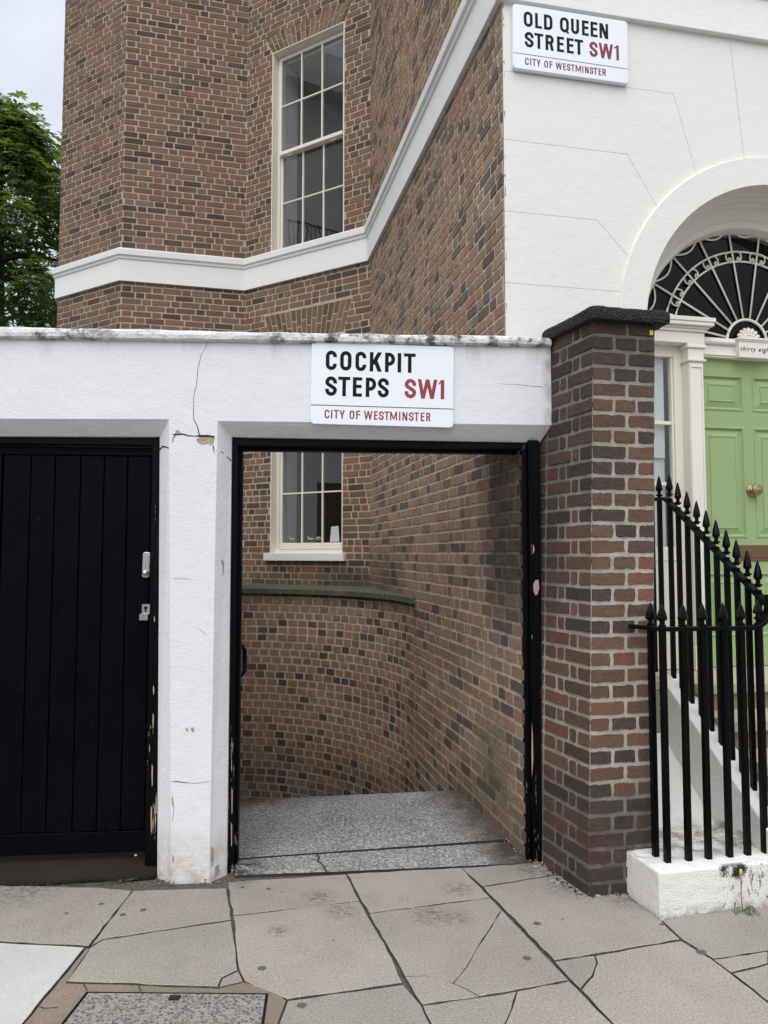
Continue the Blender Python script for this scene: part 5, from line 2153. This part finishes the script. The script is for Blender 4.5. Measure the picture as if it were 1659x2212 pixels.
def limb(p0, p1, r0, r1, n=6):
    pth, rr = [], []
    for k in range(n + 1):
        f = k / n
        p = Vector(p0).lerp(Vector(p1), f)
        p += Vector((mnoise.noise(p * .7), mnoise.noise(p * .7 + Vector((5, 0, 0))), 0)) * .35 * math.sin(math.pi * f)
        pth.append(p); rr.append(r0 + (r1 - r0) * f)
    b.tube(pth, rr, 7)
    return pth


TB = Vector((-11.0, 19.5, 1.2))
limb(TB + Vector((0, 0, -2.4)), TB + Vector((.2, 0, 12.0)), .42, .06, 12)
tips = []
for k in range(46):
    z = random.uniform(2.0, 11.6)
    a = random.uniform(0, 6.28)
    Lr = random.uniform(1.4, 3.4) * (1 - max(0, (z - 7.5)) / 7)
    p0 = TB + Vector((.1, 0, z))
    p1 = p0 + Vector((math.cos(a) * Lr, math.sin(a) * Lr, random.uniform(.1, 1.1)))
    limb(p0, p1, .07, .015, 5)
    tips.append(p1)
b.build('trunk', M_BARK, tree, smooth=True)
b = MB()


def leaf(c, d, size, tone):
    """palmate leaf of five to seven drooping leaflets"""
    up = Vector((0, 0, 1))
    d = d.normalized()
    side = d.cross(up)
    side = side.normalized() if side.length > .1 else Vector((1, 0, 0))
    nrm = side.cross(d).normalized()
    n = random.choice((5, 6, 7))
    for k in range(n):
        a = R(-105 + 210 * k / (n - 1))
        ld_ = (d * math.cos(a) + side * math.sin(a)).normalized()
        L = size * (1 - .38 * abs(a) / 1.8)
        w = L * .19
        ws = ld_.cross(nrm).normalized()
        dr = -nrm * random.uniform(.02, .35) * L if nrm.z > 0 else nrm * random.uniform(.02, .35) * L
        m0 = c + ld_ * L * .62 + dr * .35
        tip = c + ld_ * L + dr
        t = (min(1, max(0, tone + random.uniform(-.12, .12))), 0, 0, 1)
        i = [b.vert(c, t), b.vert(m0 + ws * w, t), b.vert(tip, t), b.vert(m0 - ws * w, t)]
        b.f.append([i[0], i[1], i[2]]); b.m.append(0)
        b.f.append([i[0], i[2], i[3]]); b.m.append(0)


clumps = []
for k in range(640):
    z = random.uniform(-2.8, 12.6)
    a = random.uniform(0, 6.28)
    # crown outline narrows to a leaning top, with a lower shoulder to the left
    env = 3.75 if z < 7 else 3.75 * max(.08, 1 - ((z - 7) / 6.0) ** 1.5)
    rr = env * math.sqrt(random.uniform(.12, 1))
    c = TB + Vector((.3 + math.cos(a) * rr, math.sin(a) * rr * .8, z + .3))
    clumps.append((c, random.uniform(.35, .8)))
for c, r in clumps:
    n = int(34 * r / .6)
    for k in range(n):
        v = Vector((random.gauss(0, 1), random.gauss(0, 1), random.gauss(0, .8)))
        v = v.normalized() * r * random.uniform(.45, 1)
        p = c + v
        hd = (p - TB); hd.z = 0
        d = Vector((v.x + hd.x * .12 + random.uniform(-.3, .3), v.y + hd.y * .12 - .15, v.z * .4 - .25 * r + random.uniform(-.25, .1)))
        tone = .25 + .55 * random.random() * (0.6 + .4 * (v.z > 0))
        leaf(p, d, random.uniform(.17, .30), tone)
b.build('crown', M_LEAF, tree, attr=True, recalc=False)

# dandelion at the foot of the plinth
wd_ = at_z(1603, 1960)
weed = thing('dandelion', 'pale green dandelion with a closed bud rooted at the foot of the white plinth', 'plant', wd_)
b = MB()
base = FAC.pt(*(lambda q: (q[0],))(FAC.at(1602, 1955, -.94)), 0., -.948)
top_ = FAC.pt(FAC.at(1600, 1890, -.945)[0], .165, -.946)
b.tube([base, base.lerp(top_, .4) + FAC.d * -.004, top_], .0022, 6)
b.build('stem', M_STEM, weed)
b = MB()
b.lathe(top_ - Vector((0, 0, .004)), [(.002, 0), (.007, .004), (.0075, .018), (.005, .026), (.001, .028)], 8)
b.build('bud', M_YGREEN, weed, smooth=True)
b = MB()
random.seed(9)
for k in range(10):
    a = R(-10 + 20.5 * k + random.uniform(-6, 6)) + math.pi
    L = random.uniform(.035, .075)
    d = Vector((math.cos(a), math.sin(a), 0))
    if d.dot(FAC.n) > .15:
        d = -d
    sd2 = Vector((-d.y, d.x, 0))
    c0 = base + FAC.d * random.uniform(-.0, .03) + Vector((0, 0, .004))
    rs = []
    for f, w in ((0, .0015), (.3, .005), (.42, .003), (.58, .008), (.7, .004), (.85, .007), (1, .0005)):
        q = c0 + d * L * f + Vector((0, 0, .028 * math.sin(math.pi * f) * random.uniform(.5, 1)))
        rs.append([q - sd2 * w, q + Vector((0, 0, -.002)), q + sd2 * w])
    t = (random.random(), 0, 0, 1)
    ids = [[b.vert(p, t) for p in r] for r in rs]
    for i0, i1 in zip(ids, ids[1:]):
        for j in (0, 1):
            b.f.append([i0[j], i0[j + 1], i1[j + 1], i1[j]]); b.m.append(0)
b.build('leaf_rosette', M_WEED, weed, attr=True)

# moss and tiny weeds in the joints: nobody could count them
b = MB()
random.seed(3)


def tuft(p, h, n):
    for k in range(n):
        a = random.uniform(0, 6.28)
        q = p + Vector((random.uniform(-.008, .008), random.uniform(-.006, .006), 0))
        d = Vector((math.cos(a), math.sin(a), 0)) * h * random.uniform(.2, .8)
        w = Vector((-d.y, d.x, 0)).normalized() * .002
        t = (random.random(), 0, 0, 1)
        i = [b.vert(q - w, t), b.vert(q + w, t), b.vert(q + d + Vector((0, 0, h * random.uniform(.3, 1))), t)]
        b.f.append(i); b.m.append(0)


def along(p, q, n, h, dens=6):
    for k in range(n):
        f = random.random()
        tuft(p.lerp(q, f) + Vector((random.uniform(-.006, .006), random.uniform(-.006, .006), -.004)), h * random.uniform(.5, 1.2), dens)


along(at_z(215, 1908), at_z(325, 1893), 60, .010)
along(at_z(0, 1912), at_z(210, 1908), 40, .007)
along(at_z(285, 1899), at_z(308, 1892), 14, .022, 8)
along(at_z(1513, 1974), at_z(1575, 1966), 60, .010)
along(at_z(1432, 1992), at_z(1470, 2026), 24, .006)
along(at_z(1440, 2036), at_z(1500, 2040), 18, .006)
along(at_z(1200, 2075), at_z(1290, 2060), 10, .005)
along(at_z(200, 2040), at_z(225, 2010), 10, .006)
mo = b.build('moss', M_MOSS, attr=True)
mo['kind'] = 'stuff'
mo['label'] = 'moss and tiny weeds in the paving joints'

# pebbles and a cigarette end by the gate post
random.seed(12)
for (x, y, r, lb) in ((1157, 1874, .013, 'flat grey pebble lying in front of the right gate post'),
                      (1192, 1905, .013, 'grey pebble touching its twin beside the foot of the brick pillar'),
                      (1205, 1909, .014, 'larger grey pebble nearest the foot of the brick pillar'),
                      (1292, 1937, .014, 'pale flat pebble under the front corner of the brick pillar'),
                      (287, 1881, .008, 'small white pebble on the damp brown door step')):
    p = at_z(x, y)
    if x == 287:
        p = Vector((p.x, p.y + .04, .058))
    b = MB()
    rs = []
    for zz, q in ((.0, .8), (.003, 1), (.007, .85), (.009, .4)):
        rs.append([(p.x + r * q * math.cos(2 * math.pi * k / 9) * (1 + .2 * math.sin(2 * k)), p.y + r * q * .7 * math.sin(2 * math.pi * k / 9), p.z + zz) for k in range(9)])
    b.rings(rs)
    tag(b.build('pebble', M_GROUT if x != 287 else M_CARD, smooth=True), lb, 'pebble', 'pebbles on the pavement')
b = MB()
p = at_z(1133, 1840, .01)
b.tube([p, p + Vector((.026, -.016, .002))], .004, 8)
tag(b.build('cigarette_end', M_PRIMER, smooth=True), 'discarded cigarette end on the threshold by the gate post', 'litter')

# crumbs of mortar, paint flakes and grit swept against the gate post and pillar: nobody could count them
b = MB()
random.seed(44)
for (x0, y0, x1, y1, n) in ((1095, 1815, 1172, 1868, 60), (1175, 1868, 1262, 1936, 46), (505, 1880, 560, 1862, 36), (1000, 1716, 1110, 1812, 30), (1282, 1938, 1352, 1926, 18), (345, 1908, 480, 1905, 26)):
    p0, p1 = at_z(x0, y0), at_z(x1, y1)
    for k in range(n):
        p = p0.lerp(p1, random.random()) + Vector((random.gauss(-.012, .016), random.gauss(-.01, .014), .004))
        r = random.uniform(.0015, .0048)
        a = random.uniform(0, 3.1)
        dx, dy = Vector((math.cos(a), math.sin(a), 0)) * r * 1.5, Vector((-math.sin(a), math.cos(a), 0)) * r
        m_ = random.choice((0, 0, 0, 1, 2))
        b.box8([p - dx - dy, p + dx - dy * .7, p + dx * .8 + dy, p - dx + dy * .8] + [q + Vector((0, 0, r * .8)) for q in (p - dx * .8 - dy * .7, p + dx * .7 - dy * .6, p + dx * .6 + dy * .8, p - dx * .7 + dy * .6)], m_)
gr_ = b.build('grit', [M_BARK, M_PLASTER, M_GROUT])
gr_['kind'] = 'stuff'
gr_['label'] = 'crumbs of mortar and grit along the foot of the walls'

# ================================================================ house further along the street, mirrored in the bay panes
nei = thing('neighbour_house', 'pale stuccoed house with an iron balcony, seen only mirrored in the bay window panes', 'house', (-17, 3, 0))
NF = Frame((-16, -5), 90)      # s runs back from the street, off runs away from the bay
b = MB()
b.box(NF, 0, 15, -2.2, 20, 0, 8)
b.box(NF, -.1, 15.1, 5.6, 5.95, -.10, 0)
b.box(NF, -.1, 15.1, 11.4, 11.7, -.12, 0)
b.box(NF, -.3, 15.3, 18.2, 18.9, -.6, 0)
b.build('wall', M_FARWALL, nei)
for s_, z0, z1 in ((5.2, 12.4, 15.6), (8.6, 12.4, 15.6), (5.2, 6.6, 9.6), (8.6, 6.6, 9.6)):
    b = MB()
    b.box(NF, s_ - .6, s_ + .6, z0, z1, -.012, 0)
    wf = b.build('window', M_PANE, nei)
    b = MB()
    for q_ in (-.6, -.03, .54):
        b.box(NF, s_ + q_, s_ + q_ + .06, z0, z1, -.04, -.012)
    for z in (z0, (z0 + z1) / 2, z1 - .06):
        b.box(NF, s_ - .6, s_ + .6, z, z + .06, -.045, -.012)
    b.build('frame', M_SASH, wf)
b = MB()
b.box(NF, 4.2, 9.8, 11.71, 11.83, -.9, 0)
for j in range(36):
    s_ = 4.22 + j * 5.54 / 35
    b.box(NF, s_, s_ + .03, 11.83, 12.9, -.89, -.86)
b.box(NF, 4.2, 9.8, 12.9, 12.95, -.895, -.855)
b.build('balcony', M_IRON, nei)
